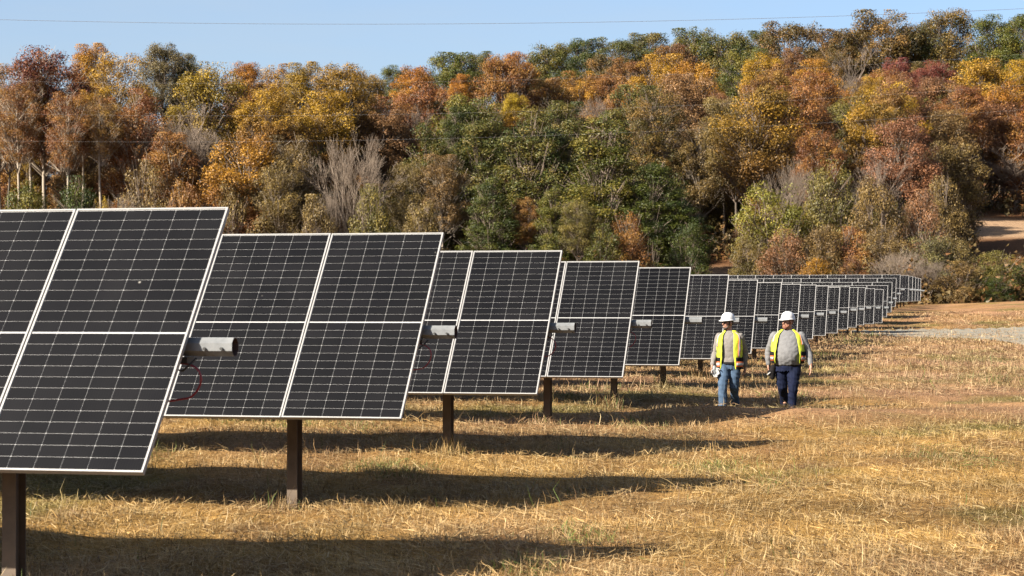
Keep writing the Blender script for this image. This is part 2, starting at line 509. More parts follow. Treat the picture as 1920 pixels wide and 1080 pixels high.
# mesh data shared by all panels (panel plane: x along the row, y up the slope, z out of the glass)
LIP = 0.013
back_me = MB().box((-PW/2 + 0.004, -PH/2 + 0.004, -0.012), (PW/2 - 0.004, PH/2 - 0.004, -0.004)).mesh('backsheet', M_BACK)
fb = MB()
for sx in (-1, 1):
    fb.box((min(sx*PW/2, sx*(PW/2 - LIP)), -PH/2 + LIP, -0.033), (max(sx*PW/2, sx*(PW/2 - LIP)), PH/2 - LIP, 0.003))
for sy in (-1, 1):
    fb.box((-PW/2, min(sy*PH/2, sy*(PH/2 - LIP)), -0.033), (PW/2, max(sy*PH/2, sy*(PH/2 - LIP)), 0.003))
frame_me = fb.mesh('frame', M_FRAME)
GX, GYC, GM = 0.0030, 0.0028, 0.015
IW, IH = PW - 2 * LIP - 0.010, PH - 2 * LIP - 0.012
CW = (IW - 5 * GX) / 6
CH = (IH - GM - 22 * GYC) / 24
def cell_verts(cx, cy, h=0.0015):
    x, y, c = CW / 2, CH / 2, 0.003
    o = [(-x + c, -y), (x - c, -y), (x, -y + c), (x, y - c), (x - c, y), (-x + c, y), (-x, y - c), (-x, -y + c)]
    vs = [(cx + p[0], cy + p[1], -0.0038) for p in o] + [(cx + p[0], cy + p[1], -0.0038 + h) for p in o]
    fs = [tuple(range(8, 16))] + [(k, (k + 1) % 8, 8 + (k + 1) % 8, 8 + k) for k in range(8)]
    return vs, fs
cell_me = MB().add(*cell_verts(0, 0)).mesh('solar_cell', M_CELL)
CELLS = []
for r in range(24):
    half = r // 12
    cy = -IH/2 + CH/2 + r * (CH + GYC) + (GM - GYC if half else 0)
    for k in range(6):
        CELLS.append((-IW/2 + CW/2 + k * (CW + GX), cy))
mb = MB()
for c in CELLS: mb.add(*cell_verts(*c))
cells_me = mb.mesh('solar_cells', M_CELL)

# galvanised W-section pile, unit length downwards, flanges face front and back
def post_mesh(h):
    fw, d, t = 0.051, 0.076, 0.006
    b = MB()
    b.box((-fw, -d, -h), (fw, -d + t, 0)); b.box((-fw, d - t, -h), (fw, d, 0)); b.box((-0.003, -d + t, -h), (0.003, d - t, 0))
    return b.mesh('post', M_POST)

def oct_ring(r, x):
    return [(x, r * math.cos(math.pi/8 + k*math.pi/4), r * math.sin(math.pi/8 + k*math.pi/4)) for k in range(8)]
def tube_mesh(L, over):
    r0, r1 = 0.067, 0.061
    vs = oct_ring(r0, over) + oct_ring(r0, -L) + oct_ring(r1, over) + oct_ring(r1, over - 0.35)
    fs = []
    for k in range(8):
        j = (k + 1) % 8
        fs += [(k, j, 8 + j, 8 + k), (k, 16 + k, 16 + j, j), (16 + k, 24 + k, 24 + j, 16 + j)]
    fs.append(tuple(8 + k for k in range(8)))
    fs.append(tuple(24 + k for k in range(8)))
    me = MB().add(vs, fs).mesh('torque_tube', M_TUBE)
    me.materials.append(M_BORE)
    for p in me.polygons:
        c = p.center
        if c.x > over - 0.36 and math.hypot(c.y, c.z) < 0.06: p.material_index = 1
    return me

ROWS = {1:(-5.151,-.160,12.77),2:(-5.151,-.127,18.58),3:(-5.167,-.140,24.38),4:(-5.197,-.137,30.39),5:(-5.24,-.118,36.30),
 6:(-5.29,-.155,42.35),7:(-5.341,-.177,48.39),8:(-5.36,-.165,54.4),9:(-5.38,-.14,60.35),10:(-5.404,-.097,66.31),11:(-5.463,-.064,72.32),
 12:(-5.475,-.05,78.25),13:(-5.487,.035,84.22),14:(-5.51,.06,90.15),15:(-5.538,.115,96.10),16:(-5.42,.12,102.05),17:(-5.297,.132,108.0),
 18:(-5.35,.41,114.0),19:(-5.38,.66,119.95),20:(-5.40,.98,125.9),21:(-5.408,1.283,131.93),22:(-5.1,1.32,137.9),23:(-5.05,1.36,143.85),
 24:(-5.05,1.40,149.8),25:(-5.05,1.43,155.7),26:(-5.05,1.46,161.6)}
ORD = ['', 'nearest', 'second nearest', 'third nearest', 'fourth', 'fifth', 'sixth', 'seventh', 'eighth', 'ninth', 'tenth', 'eleventh', 'twelfth',
 'thirteenth', 'fourteenth', 'fifteenth', 'sixteenth', 'seventeenth', 'eighteenth', 'nineteenth', 'twentieth', 'twenty-first', 'twenty-second',
 'twenty-third', 'twenty-fourth', 'twenty-fifth', 'farthest']
ROWLAB = {
 1: 'nearest row of black solar panels, cut off by the left edge of the photo',
 2: 'second nearest row of black solar panels, its rust-brown post standing left of centre',
 3: 'third nearest row of black solar panels, in the middle of the photo',
 4: 'fourth nearest row of black solar panels, a full panel showing right of the third row',
 5: 'fifth nearest row of black solar panels, end panel cut off by the fourth row',
 6: 'sixth nearest row of black solar panels, just left of the man in jeans',
 7: 'seventh nearest row of black solar panels, behind the man in jeans',
 8: 'eighth nearest row of black solar panels, showing between the two men',
 9: 'ninth nearest row of black solar panels, behind the man in navy trousers',
 10: 'tenth nearest row of black solar panels, just right of the navy-trousered man',
 17: 'seventeenth nearest row of solar panels, standing lower than the rows behind it',
 21: 'twenty-first nearest row of solar panels, highest of the far rows with a long top edge',
 26: 'farthest row of solar panels, its end at the right tip of the array'}
bracket_me = MB().box((-0.03, -0.09, -0.10), (0.03, 0.09, 0.10)).mesh('bearing', M_DARK)
NPAN = {1: 9}
for r in range(2, 9): NPAN[r] = 11
for r in range(9, 17): NPAN[r] = 8
for r in range(17, 22): NPAN[r] = 14
for r in range(22, 27): NPAN[r] = 6
TOFF = 0.145     # tube centre behind the glass
for r, (e, zc, d) in ROWS.items():
    ex = SA * d + CA * e; ey = CA * d - SA * e
    n = NPAN[r]
    gz = float(H(ex - 1.3 * CA, ey + 1.3 * SA))
    root = empty('solar_panel_row', (ex, ey, gz), -ALPHA)
    tag(root, ROWLAB.get(r, '%s row of black solar panels counted back from the nearest' % ORD[r]), 'solar panels', 'rows of tracking solar panels')
    pz = zc - gz                                     # panel centre above the row's origin
    ty, tz = math.sin(TILT) * TOFF, pz - math.cos(TILT) * TOFF
    over = 0.29
    tube = link(bpy.data.objects.new('torque_tube', tube_mesh(n * (PW + PGAP), over)), root)
    tube.location = (0, ty, tz)
    rng = random.Random(r * 7)
    for i in range(n):
        jit = rng.uniform(-0.0022, 0.0022)
        p = link(bpy.data.objects.new('solar_panel', back_me), root)
        p.location = (-(PW / 2 + i * (PW + PGAP)), 0, pz)
        p.rotation_euler = (TILT + jit, 0, 0)
        fr = link(bpy.data.objects.new('frame', frame_me), p)
        if (r <= 3 and i < 2) or (r == 4 and i < 1):
            for (cx, cy) in CELLS:
                c = link(bpy.data.objects.new('solar_cell', cell_me), p)
                c.location = (cx, cy, 0)
        else:
            c = link(bpy.data.objects.new('cell_grid', cells_me), p)
            c['kind'] = 'stuff'
    # piles: one just in from the row end, then every 7 m or so
    k = 0
    while 1.30 + k * 5.7 < n * (PW + PGAP):
        u = 1.30 + k * 5.7
        wx, wy = ex - u * CA, ey + u * SA
        gp = float(H(wx, wy)) - 0.35 - gz
        top = tz - 0.07
        po = link(bpy.data.objects.new('post', post_mesh(top - gp)), root)
        po.location = (-u, ty, top)
        br = link(bpy.data.objects.new('bearing', bracket_me), root)
        br.location = (-u, ty, tz + 0.0)
        k += 1
    # module clamps and cable near the open end of the tube
    if r <= 4:
        cb = MB()
        cb.box((-0.09, ty - 0.075, tz - 0.11), (-0.02, ty + 0.05, tz - 0.067))
        cb.build('clamp', M_DARK, root)
        for bx in (0.10, 0.22):
            bo = MB(); bo.tube([(bx, ty - 0.078, tz - 0.012), (bx, ty - 0.060, tz - 0.012)], 0.011, 6); bo.build('bolt', M_DARK, root)
        lead = [(0.03, ty - 0.03, tz - 0.075), (-0.06, ty - 0.05, tz - 0.16), (-0.22, ty - 0.02, tz - 0.13), (-0.40, ty, tz - 0.08)]
        MB().tube(lead, 0.007, 6).build('lead', M_DARK, root, True)
        pts = []
        for t in np.linspace(0, 1, 15):
            a = -0.6 + t * 3.2
            pts.append((-0.10 + 0.15 * math.sin(a) + 0.02 * math.sin(5 * t), ty - 0.02 + 0.04 * t, tz - 0.235 + 0.125 * math.cos(a)))
        pts.append((-0.22, ty, tz - 0.37)); pts.append((-0.45, ty, tz - 0.33))
        MB().tube(pts, 0.0075 if r == 1 else 0.006, 6).build('cable', M_RED, root, True)

POSTS = []
for r in range(1, 9):
    e, zc, d = ROWS[r]
    ex = SA * d + CA * e; ey = CA * d - SA * e
    POSTS.append((ex - 1.3 * CA, ey + 1.3 * SA - 0.05, 0.13, 0.13))
blades('post_foot_grass', 2600, 6, 12, 60, 1.2, 0.9, 'longer uncut grass around the feet of the posts', 0.29, 2.2, 0.08, 0.9, np.array(POSTS))
# ------------------------------------------------------------------ trees
def leaf_mat(name, cols, low=None, lowpos=(0.25, 0.6), trans=0.28):
    """three leaf colours chosen leaf by leaf and clump by clump; low = leaf colour on the lower limbs"""
    m, nt, b = new_mat(name)
    at = nd(nt, 'ShaderNodeAttribute', attribute_name='tint')
    sp = nd(nt, 'ShaderNodeSeparateColor'); nt.links.new(at.outputs['Color'], sp.inputs[0])
    oi = nd(nt, 'ShaderNodeObjectInfo')
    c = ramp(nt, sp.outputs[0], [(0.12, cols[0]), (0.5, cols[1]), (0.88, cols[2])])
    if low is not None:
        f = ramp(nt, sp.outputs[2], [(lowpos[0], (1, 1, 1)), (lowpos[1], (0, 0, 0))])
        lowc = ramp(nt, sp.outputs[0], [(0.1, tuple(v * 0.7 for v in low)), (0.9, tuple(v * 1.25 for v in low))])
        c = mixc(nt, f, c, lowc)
    # every tree a little different, every leaf a little different
    hs = nd(nt, 'ShaderNodeHueSaturation')
    mr = nd(nt, 'ShaderNodeMapRange'); nt.links.new(oi.outputs['Random'], mr.inputs[0]); mr.inputs[3].default_value = 0.486; mr.inputs[4].default_value = 0.512
    mv = nd(nt, 'ShaderNodeMapRange'); nt.links.new(sp.outputs[1], mv.inputs[0]); mv.inputs[3].default_value = 0.72 * AF; mv.inputs[4].default_value = 1.62 * AF
    nt.links.new(mr.outputs[0], hs.inputs['Hue']); nt.links.new(mv.outputs[0], hs.inputs['Value']); nt.links.new(c, hs.inputs['Color'])
    hs.inputs['Saturation'].default_value = 1.04
    col = hs.outputs['Color']
    nt.links.new(col, b.inputs['Base Color'])
    b.inputs['Roughness'].default_value = 0.55; b.inputs['Specular IOR Level'].default_value = 0.3
    tr = nt.nodes.new('ShaderNodeBsdfTranslucent'); nt.links.new(col, tr.inputs['Color'])
    mx = nt.nodes.new('ShaderNodeMixShader'); mx.inputs[0].default_value = trans
    nt.links.new(b.outputs[0], mx.inputs[1]); nt.links.new(tr.outputs[0], mx.inputs[2])
    nt.links.new(mx.outputs[0], nt.nodes['Material Output'].inputs['Surface'])
    return m

LM = {
 'rust':   leaf_mat('leaves_rust', [(0.15,0.062,0.022), (0.25,0.115,0.035), (0.36,0.20,0.05)]),
 'pinkrust': leaf_mat('leaves_pinkish_rust', [(0.155,0.075,0.034), (0.25,0.122,0.056), (0.31,0.16,0.075)]),
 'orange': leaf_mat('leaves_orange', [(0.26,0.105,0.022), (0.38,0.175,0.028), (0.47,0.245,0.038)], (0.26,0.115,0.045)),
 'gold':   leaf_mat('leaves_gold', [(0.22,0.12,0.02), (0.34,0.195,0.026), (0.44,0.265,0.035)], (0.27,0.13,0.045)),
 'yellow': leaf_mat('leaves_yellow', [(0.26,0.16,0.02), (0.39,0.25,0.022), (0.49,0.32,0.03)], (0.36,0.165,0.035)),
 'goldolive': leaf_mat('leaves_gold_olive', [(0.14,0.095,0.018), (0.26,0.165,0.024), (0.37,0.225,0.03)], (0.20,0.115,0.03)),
 'olive':  leaf_mat('leaves_olive', [(0.085,0.075,0.018), (0.15,0.12,0.03), (0.22,0.165,0.04)]),
 'brownolive': leaf_mat('leaves_brown_olive', [(0.11,0.075,0.027), (0.18,0.12,0.042), (0.25,0.17,0.055)]),
 'green':  leaf_mat('leaves_green', [(0.05,0.062,0.010), (0.10,0.104,0.016), (0.18,0.15,0.026)]),
 'greenbrown': leaf_mat('leaves_green_brown', [(0.048,0.062,0.015), (0.10,0.10,0.022), (0.18,0.128,0.03)]),
 'darkgreen': leaf_mat('leaves_dark_green', [(0.026,0.040,0.007), (0.052,0.070,0.010), (0.10,0.108,0.016)]),
 'oakbrown': leaf_mat('leaves_oak_brown', [(0.075,0.065,0.018), (0.15,0.10,0.026), (0.23,0.135,0.036)]),
 'maroon': leaf_mat('leaves_maroon', [(0.105,0.04,0.024), (0.18,0.075,0.034), (0.29,0.135,0.042)]),
 'crimson': leaf_mat('leaves_crimson', [(0.13,0.035,0.025), (0.20,0.06,0.04), (0.27,0.095,0.05)]),
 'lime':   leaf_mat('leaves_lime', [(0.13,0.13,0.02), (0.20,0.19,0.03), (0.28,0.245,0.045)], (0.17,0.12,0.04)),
 'greygreen': leaf_mat('leaves_grey_green', [(0.10,0.085,0.04), (0.15,0.125,0.05), (0.20,0.165,0.06)]),
}
M_BARK = plain('bark_grey_brown', (0.15, 0.118, 0.09), (0.08, 0.062, 0.046), 1.5, 0.9)
M_PALE = plain('bark_pale', (0.48, 0.40, 0.31), (0.27, 0.215, 0.16), 0.9, 0.85)
M_TWIG = plain('twigs_grey', (0.25, 0.19, 0.145), (0.17, 0.125, 0.095), 0.8, 0.9)
M_TWIGP = plain('twigs_pale', (0.33, 0.25, 0.185), (0.23, 0.175, 0.13), 0.8, 0.9)

def rand_dirs(rng, n):
    v = rng.normal(0, 1, (n, 3)); return v / np.linalg.norm(v, axis=1)[:, None]

def leaves_mesh(name, P, Nrm, size, tint, rng):
    n = len(P)
    a = np.cross(Nrm, rand_dirs(rng, n)); a /= np.linalg.norm(a, axis=1)[:, None] + 1e-9
    b = np.cross(Nrm, a)
    s = (size * rng.uniform(0.55, 1.35, n))[:, None]
    V = np.stack([P - a * s * 0.55 - b * s * 0.42, P - a * s * 0.40 + b * s * 0.46, P + a * s * 0.72], 1).reshape(-1, 3)
    F = np.arange(n * 3).reshape(-1, 3)
    return mesh_np(name, V, F, None, {'tint': np.repeat(tint, 3, 0)})

def envelope(kind, t):
    if kind == 'round':  return np.sin(np.pi * np.clip(0.14 + 0.80 * t, 0, 1)) ** 0.50
    if kind == 'oak':    return np.sin(np.pi * np.clip(0.22 + 0.70 * t, 0, 1)) ** 0.40
    if kind == 'tall':   return np.sin(np.pi * np.clip(0.12 + 0.80 * t, 0, 1)) ** 0.55
    if kind == 'shrub':  return np.sqrt(np.clip(1.0 - t ** 2.2, 0, 1)) * (0.75 + 0.25 * np.minimum(1, t * 4))
    if kind == 'column': return np.clip(1.0 - t ** 1.5, 0, 1) ** 0.5 * (0.7 + 0.3 * np.minimum(1, t * 3))
    return np.ones_like(t)

ASPECT = {'round': 1.30, 'oak': 1.05, 'tall': 1.45, 'column': 2.3, 'shrub': 9.0}
def make_tree(kind, seed, nleaf, nclump, leaf):
    """unit crown: height 1, radius 0.5; leaves, limbs"""
    rng = np.random.default_rng(seed)
    asp = {'shrub': 1.0}.get(kind, ASPECT[kind])      # height over width when planted
    t = rng.random(nclump * 4)
    env = envelope(kind, t)
    keep = rng.random(len(t)) < 0.12 + 0.88 * env ** 1.5
    t = t[keep][:nclump]; env = env[keep][:nclump]; nc = len(t)
    th = rng.random(nc) * 2 * np.pi
    lob = 1 + 0.15 * np.sin(3 * th + seed) * np.sin(6 * t + seed) + 0.12 * np.sin(2 * th + 2.0 * seed)
    rad = rng.random(nc) ** 0.38 * env * 0.42 * lob
    rc = rng.uniform(0.065, 0.135, nc)
    C = np.stack([np.cos(th) * rad, np.sin(th) * rad, 0.05 + 0.88 * t * (1 + 0.05 * np.sin(4 * th + seed))], -1)
    ctone = np.clip(rng.normal(0.5, 0.30, nc), 0.02, 0.98)
    wgt = rc ** 2 * rng.uniform(0.08, 1.3, nc)
    idx = rng.choice(nc, nleaf, p=wgt / wgt.sum())
    D = rand_dirs(rng, nleaf)
    D[:, 2] = np.where((D[:, 2] < -0.3) & (rng.random(nleaf) < 0.6), -D[:, 2], D[:, 2])
    rr = rc[idx] * (0.45 + 0.65 * rng.random(nleaf) ** 0.6)
    P = C[idx] + D * rr[:, None] * np.array([1.05, 1.05, 0.85 / asp])
    P += rng.normal(0, 0.010, P.shape) * np.array([1, 1, 1 / asp])
    P[:, 2] = np.clip(P[:, 2], 0.004, 1.0)
    # leaf planes are laid out in the planted proportions so they are not stretched
    S = np.array([1, 1, asp])
    Nn = D * 0.9 + rand_dirs(rng, nleaf) * 0.65 + np.array([0, 0, 0.25])
    Nn /= np.linalg.norm(Nn, axis=1)[:, None]
    tone = np.clip(ctone[idx] + rng.normal(0, 0.15, nleaf), 0, 1)
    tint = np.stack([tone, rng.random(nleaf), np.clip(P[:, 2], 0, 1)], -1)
    crown = leaves_mesh('crown', P * S, Nn, leaf, tint, rng)
    co = np.empty(len(crown.vertices) * 3, dtype=np.float32); crown.vertices.foreach_get('co', co)
    co = co.reshape(-1, 3); co[:, 2] /= asp
    crown.vertices.foreach_set('co', co.ravel())
    mb = MB()
    py = random.Random(seed)
    hi = np.argsort(-rng.random(nc))[: (26 if kind != 'shrub' else 18)]
    for j in hi:
        c = C[j]
        hz = max(-0.12, c[2] - 0.10 - 0.75 * math.hypot(c[0], c[1]) / asp - py.random() * 0.12)
        if kind == 'shrub': hz = 0.0
        hz = min(hz, 0.72)
        a = Vector((0, 0, hz)); b_ = Vector(c)
        mid = a.lerp(b_, 0.5) + Vector((py.uniform(-0.02, 0.02), py.uniform(-0.02, 0.02), -0.02))
        r0 = 0.013 * (1 - 0.5 * max(0, hz))
        mb.tube([a, mid, b_], [r0, r0 * 0.62, 0.003], 4, cap=False)
        for q in range(4):
            e = b_ + Vector((py.uniform(-.13, .13), py.uniform(-.13, .13), py.uniform(-0.02, .13) / asp))
            mb.tube([mid.lerp(b_, 0.3 + 0.2 * q), e], [r0 * 0.4, 0.0016], 3, cap=False)
    # fine twigs reaching into and a little past the leaves
    for q in range(420 if kind != 'shrub' else 300):
        c = Vector(C[py.randrange(nc)])
        a = Vector((c.x * py.uniform(0.35, 0.8), c.y * py.uniform(0.35, 0.8), max(0.0, c.z - py.uniform(0.05, 0.22))))
        e = c + Vector((c.x * 0.18 + py.gauss(0, 0.05), c.y * 0.18 + py.gauss(0, 0.05), (abs(py.gauss(0.03, 0.06))) / asp))
        e.z = min(e.z, 1.0)
        mb.tube([a, e], [0.0030, 0.0012], 3, cap=False)
    limbs = mb.mesh('limbs', None)
    return limbs, crown

def make_trunk(seed):
    py = random.Random(seed)
    pts, rads = [], []
    ox, oy = 0.0, 0.0
    for k in range(9):
        u = k / 8
        pts.append(Vector((ox, oy, u))); ox += py.uniform(-0.006, 0.006); oy += py.uniform(-0.006, 0.006)
        rads.append(0.0105 * (1 - 0.86 * u) + (0.004 if k == 0 else 0) + 0.0008)
    return MB().tube(pts, rads, 7).mesh('trunk', None, True)
TRUNKS = [make_trunk(i) for i in range(6)]

def make_bare(seed, levels, spread, stems):
    """leafless crown: a trunk mesh and a mesh of fine twigs"""
    py = random.Random(seed)
    segs_t, segs_c = [], []
    def grow(p, d, L, r, lev):
        q = p + d * L * 0.5 + Vector((py.uniform(-1, 1), py.uniform(-1, 1), 0)) * L * 0.05
        e = q + (d + Vector((0, 0, 0.10))).normalized() * L * 0.5
        (segs_t if lev < 2 else segs_c).append((p, q, e, r))
        if lev >= levels: return
        for k in range((3 if lev > 3 else py.choice((3, 4))) if lev else 5):
            ax = Vector((py.gauss(0, 1), py.gauss(0, 1), py.gauss(0, 0.5)))
            nd_ = (d + ax.normalized() * spread * py.uniform(0.5, 1.1) + Vector((0, 0, 0.16))).normalized()
            st = p.lerp(e, py.uniform(0.45, 1.0)) if k else e
            grow(st, nd_, L * py.uniform(0.60, 0.82), r * 0.56, lev + 1)
    for s in range(stems):
        d = Vector((py.uniform(-1, 1) * 0.35 * (stems > 1), py.uniform(-1, 1) * 0.35 * (stems > 1), 1)).normalized()
        grow(Vector((py.uniform(-.04, .04), py.uniform(-.04, .04), 0)), d, 0.30, 0.016 if stems == 1 else 0.010, 0)
    def mesh(segs, n):
        P = np.array([[*a, *b, *c] for a, b, c, r in segs]).reshape(-1, 3, 3)
        R = np.array([s[3] for s in segs])
        d = P[:, 2] - P[:, 0]; d /= np.linalg.norm(d, axis=1)[:, None] + 1e-9
        u = np.cross(d, np.array([0.3, 0.5, 0.81])); u /= np.linalg.norm(u, axis=1)[:, None] + 1e-9
        w = np.cross(d, u)
        rings = []
        for k, sc in ((0, 1.0), (1, 0.82), (2, 0.62)):
            rr = np.maximum(R * sc, 0.0007)[:, None]
            rings.append(np.stack([P[:, k] + (u * math.cos(2*math.pi*j/n) + w * math.sin(2*math.pi*j/n)) * rr for j in range(n)], 1))
        V = np.concatenate(rings, 1)
        m = len(segs); o = (np.arange(m) * 3 * n)[:, None]
        fs = []
        for k in range(2):
            for j in range(n):
                fs.append(o + np.array([[k*n + j, k*n + (j+1) % n, (k+1)*n + (j+1) % n, (k+1)*n + j]]))
        return V.reshape(-1, 3), np.concatenate(fs, 0)
    print('bare', len(segs_t), len(segs_c))
    Vt, Ft = mesh(segs_t, 5); Vc, Fc = mesh(segs_c, 3)
    top = max(Vc[:, 2].max(), 0.1); rad = np.percentile(np.hypot(Vc[:, 0], Vc[:, 1]), 97)
    for V in (Vt, Vc):
        V[:, 2] /= top; V[:, :2] *= 0.5 / rad
    return mesh_np('trunk', Vt, Ft), mesh_np('twigs', Vc, Fc)

VAR = {
 'round':  [make_tree('round', 10 + i, 36000, 185, 0.0160) for i in range(7)],
 'oak':    [make_tree('oak', 30 + i, 35000, 150, 0.0160) for i in range(5)],
 'tall':   [make_tree('tall', 50 + i, 32000, 170, 0.0150) for i in range(4)],
 'shrub':  [make_tree('shrub', 70 + i, 22000, 125, 0.0158) for i in range(6)],
 'column': [make_tree('column', 90 + i, 46000, 225, 0.0162) for i in range(4)],
 'bare':   [make_bare(110, 6, 0.62, 1), make_bare(111, 6, 0.70, 1), make_bare(112, 5, 0.72, 2)],
 'bareshrub': [make_bare(120, 5, 0.75, 3), make_bare(121, 5, 0.85, 3)],
}
tree_rng = random.Random(5)
used = {k: 0 for k in VAR}
CATS = {'shrub': 'shrub', 'bareshrub': 'shrub'}
def plant(px, ytop, wpx, Y, kind, mat, label, group=None, name=None, zbase=None, bark=None):
    top = pix(px, ytop, Y)
    g = float(H(top.x, Y)) - 0.15
    hgt = max(1.0, top.z - g)
    wid = wpx * Y / FPX * 1.14
    n_ = used[kind]; used[kind] += 1
    lb_me, cr_me = VAR[kind][n_ % len(VAR[kind])]
    nm = name or {'shrub': 'shrub', 'bareshrub': 'bare_shrub', 'bare': 'bare_tree'}.get(kind, 'tree')
    root = empty(nm, (top.x, Y, g), tree_rng.random() * 6.28)
    tag(root, label, CATS.get(kind, 'tree'), group)
    sy = tree_rng.uniform(0.9, 1.1)
    def piece(nm2, me, m, sc, z):
        if not me.materials: me.materials.append(m)
        o = link(bpy.data.objects.new(nm2, me), root)
        o.scale = sc; o.location = (0, 0, z)
        o.material_slots[0].link = 'OBJECT'; o.material_slots[0].material = m
    if kind in ('bare', 'bareshrub'):
        ch = hgt if kind == 'bareshrub' else min(hgt, wid * 1.7)
        piece('limbs', lb_me, bark or M_TWIGP, (wid, wid * sy, ch), hgt - ch)
        piece('crown', cr_me, mat, (wid, wid * sy, ch), hgt - ch)
        if hgt - ch > 0.5: piece('trunk', TRUNKS[n_ % 6], bark or M_TWIGP, (hgt, hgt, hgt - ch * 0.85), 0)
        return root
    ch = min(hgt * 0.95, wid * ASPECT[kind]) if kind != 'shrub' else hgt
    piece('crown', cr_me, LM[mat], (wid, wid * sy, ch), hgt - ch)
    piece('limbs', lb_me, bark or M_TWIG, (wid, wid * sy, ch), hgt - ch)
    if kind != 'shrub':
        piece('trunk', TRUNKS[n_ % 6], bark or M_BARK, (hgt, hgt, hgt - ch * 0.25), 0)
    return root

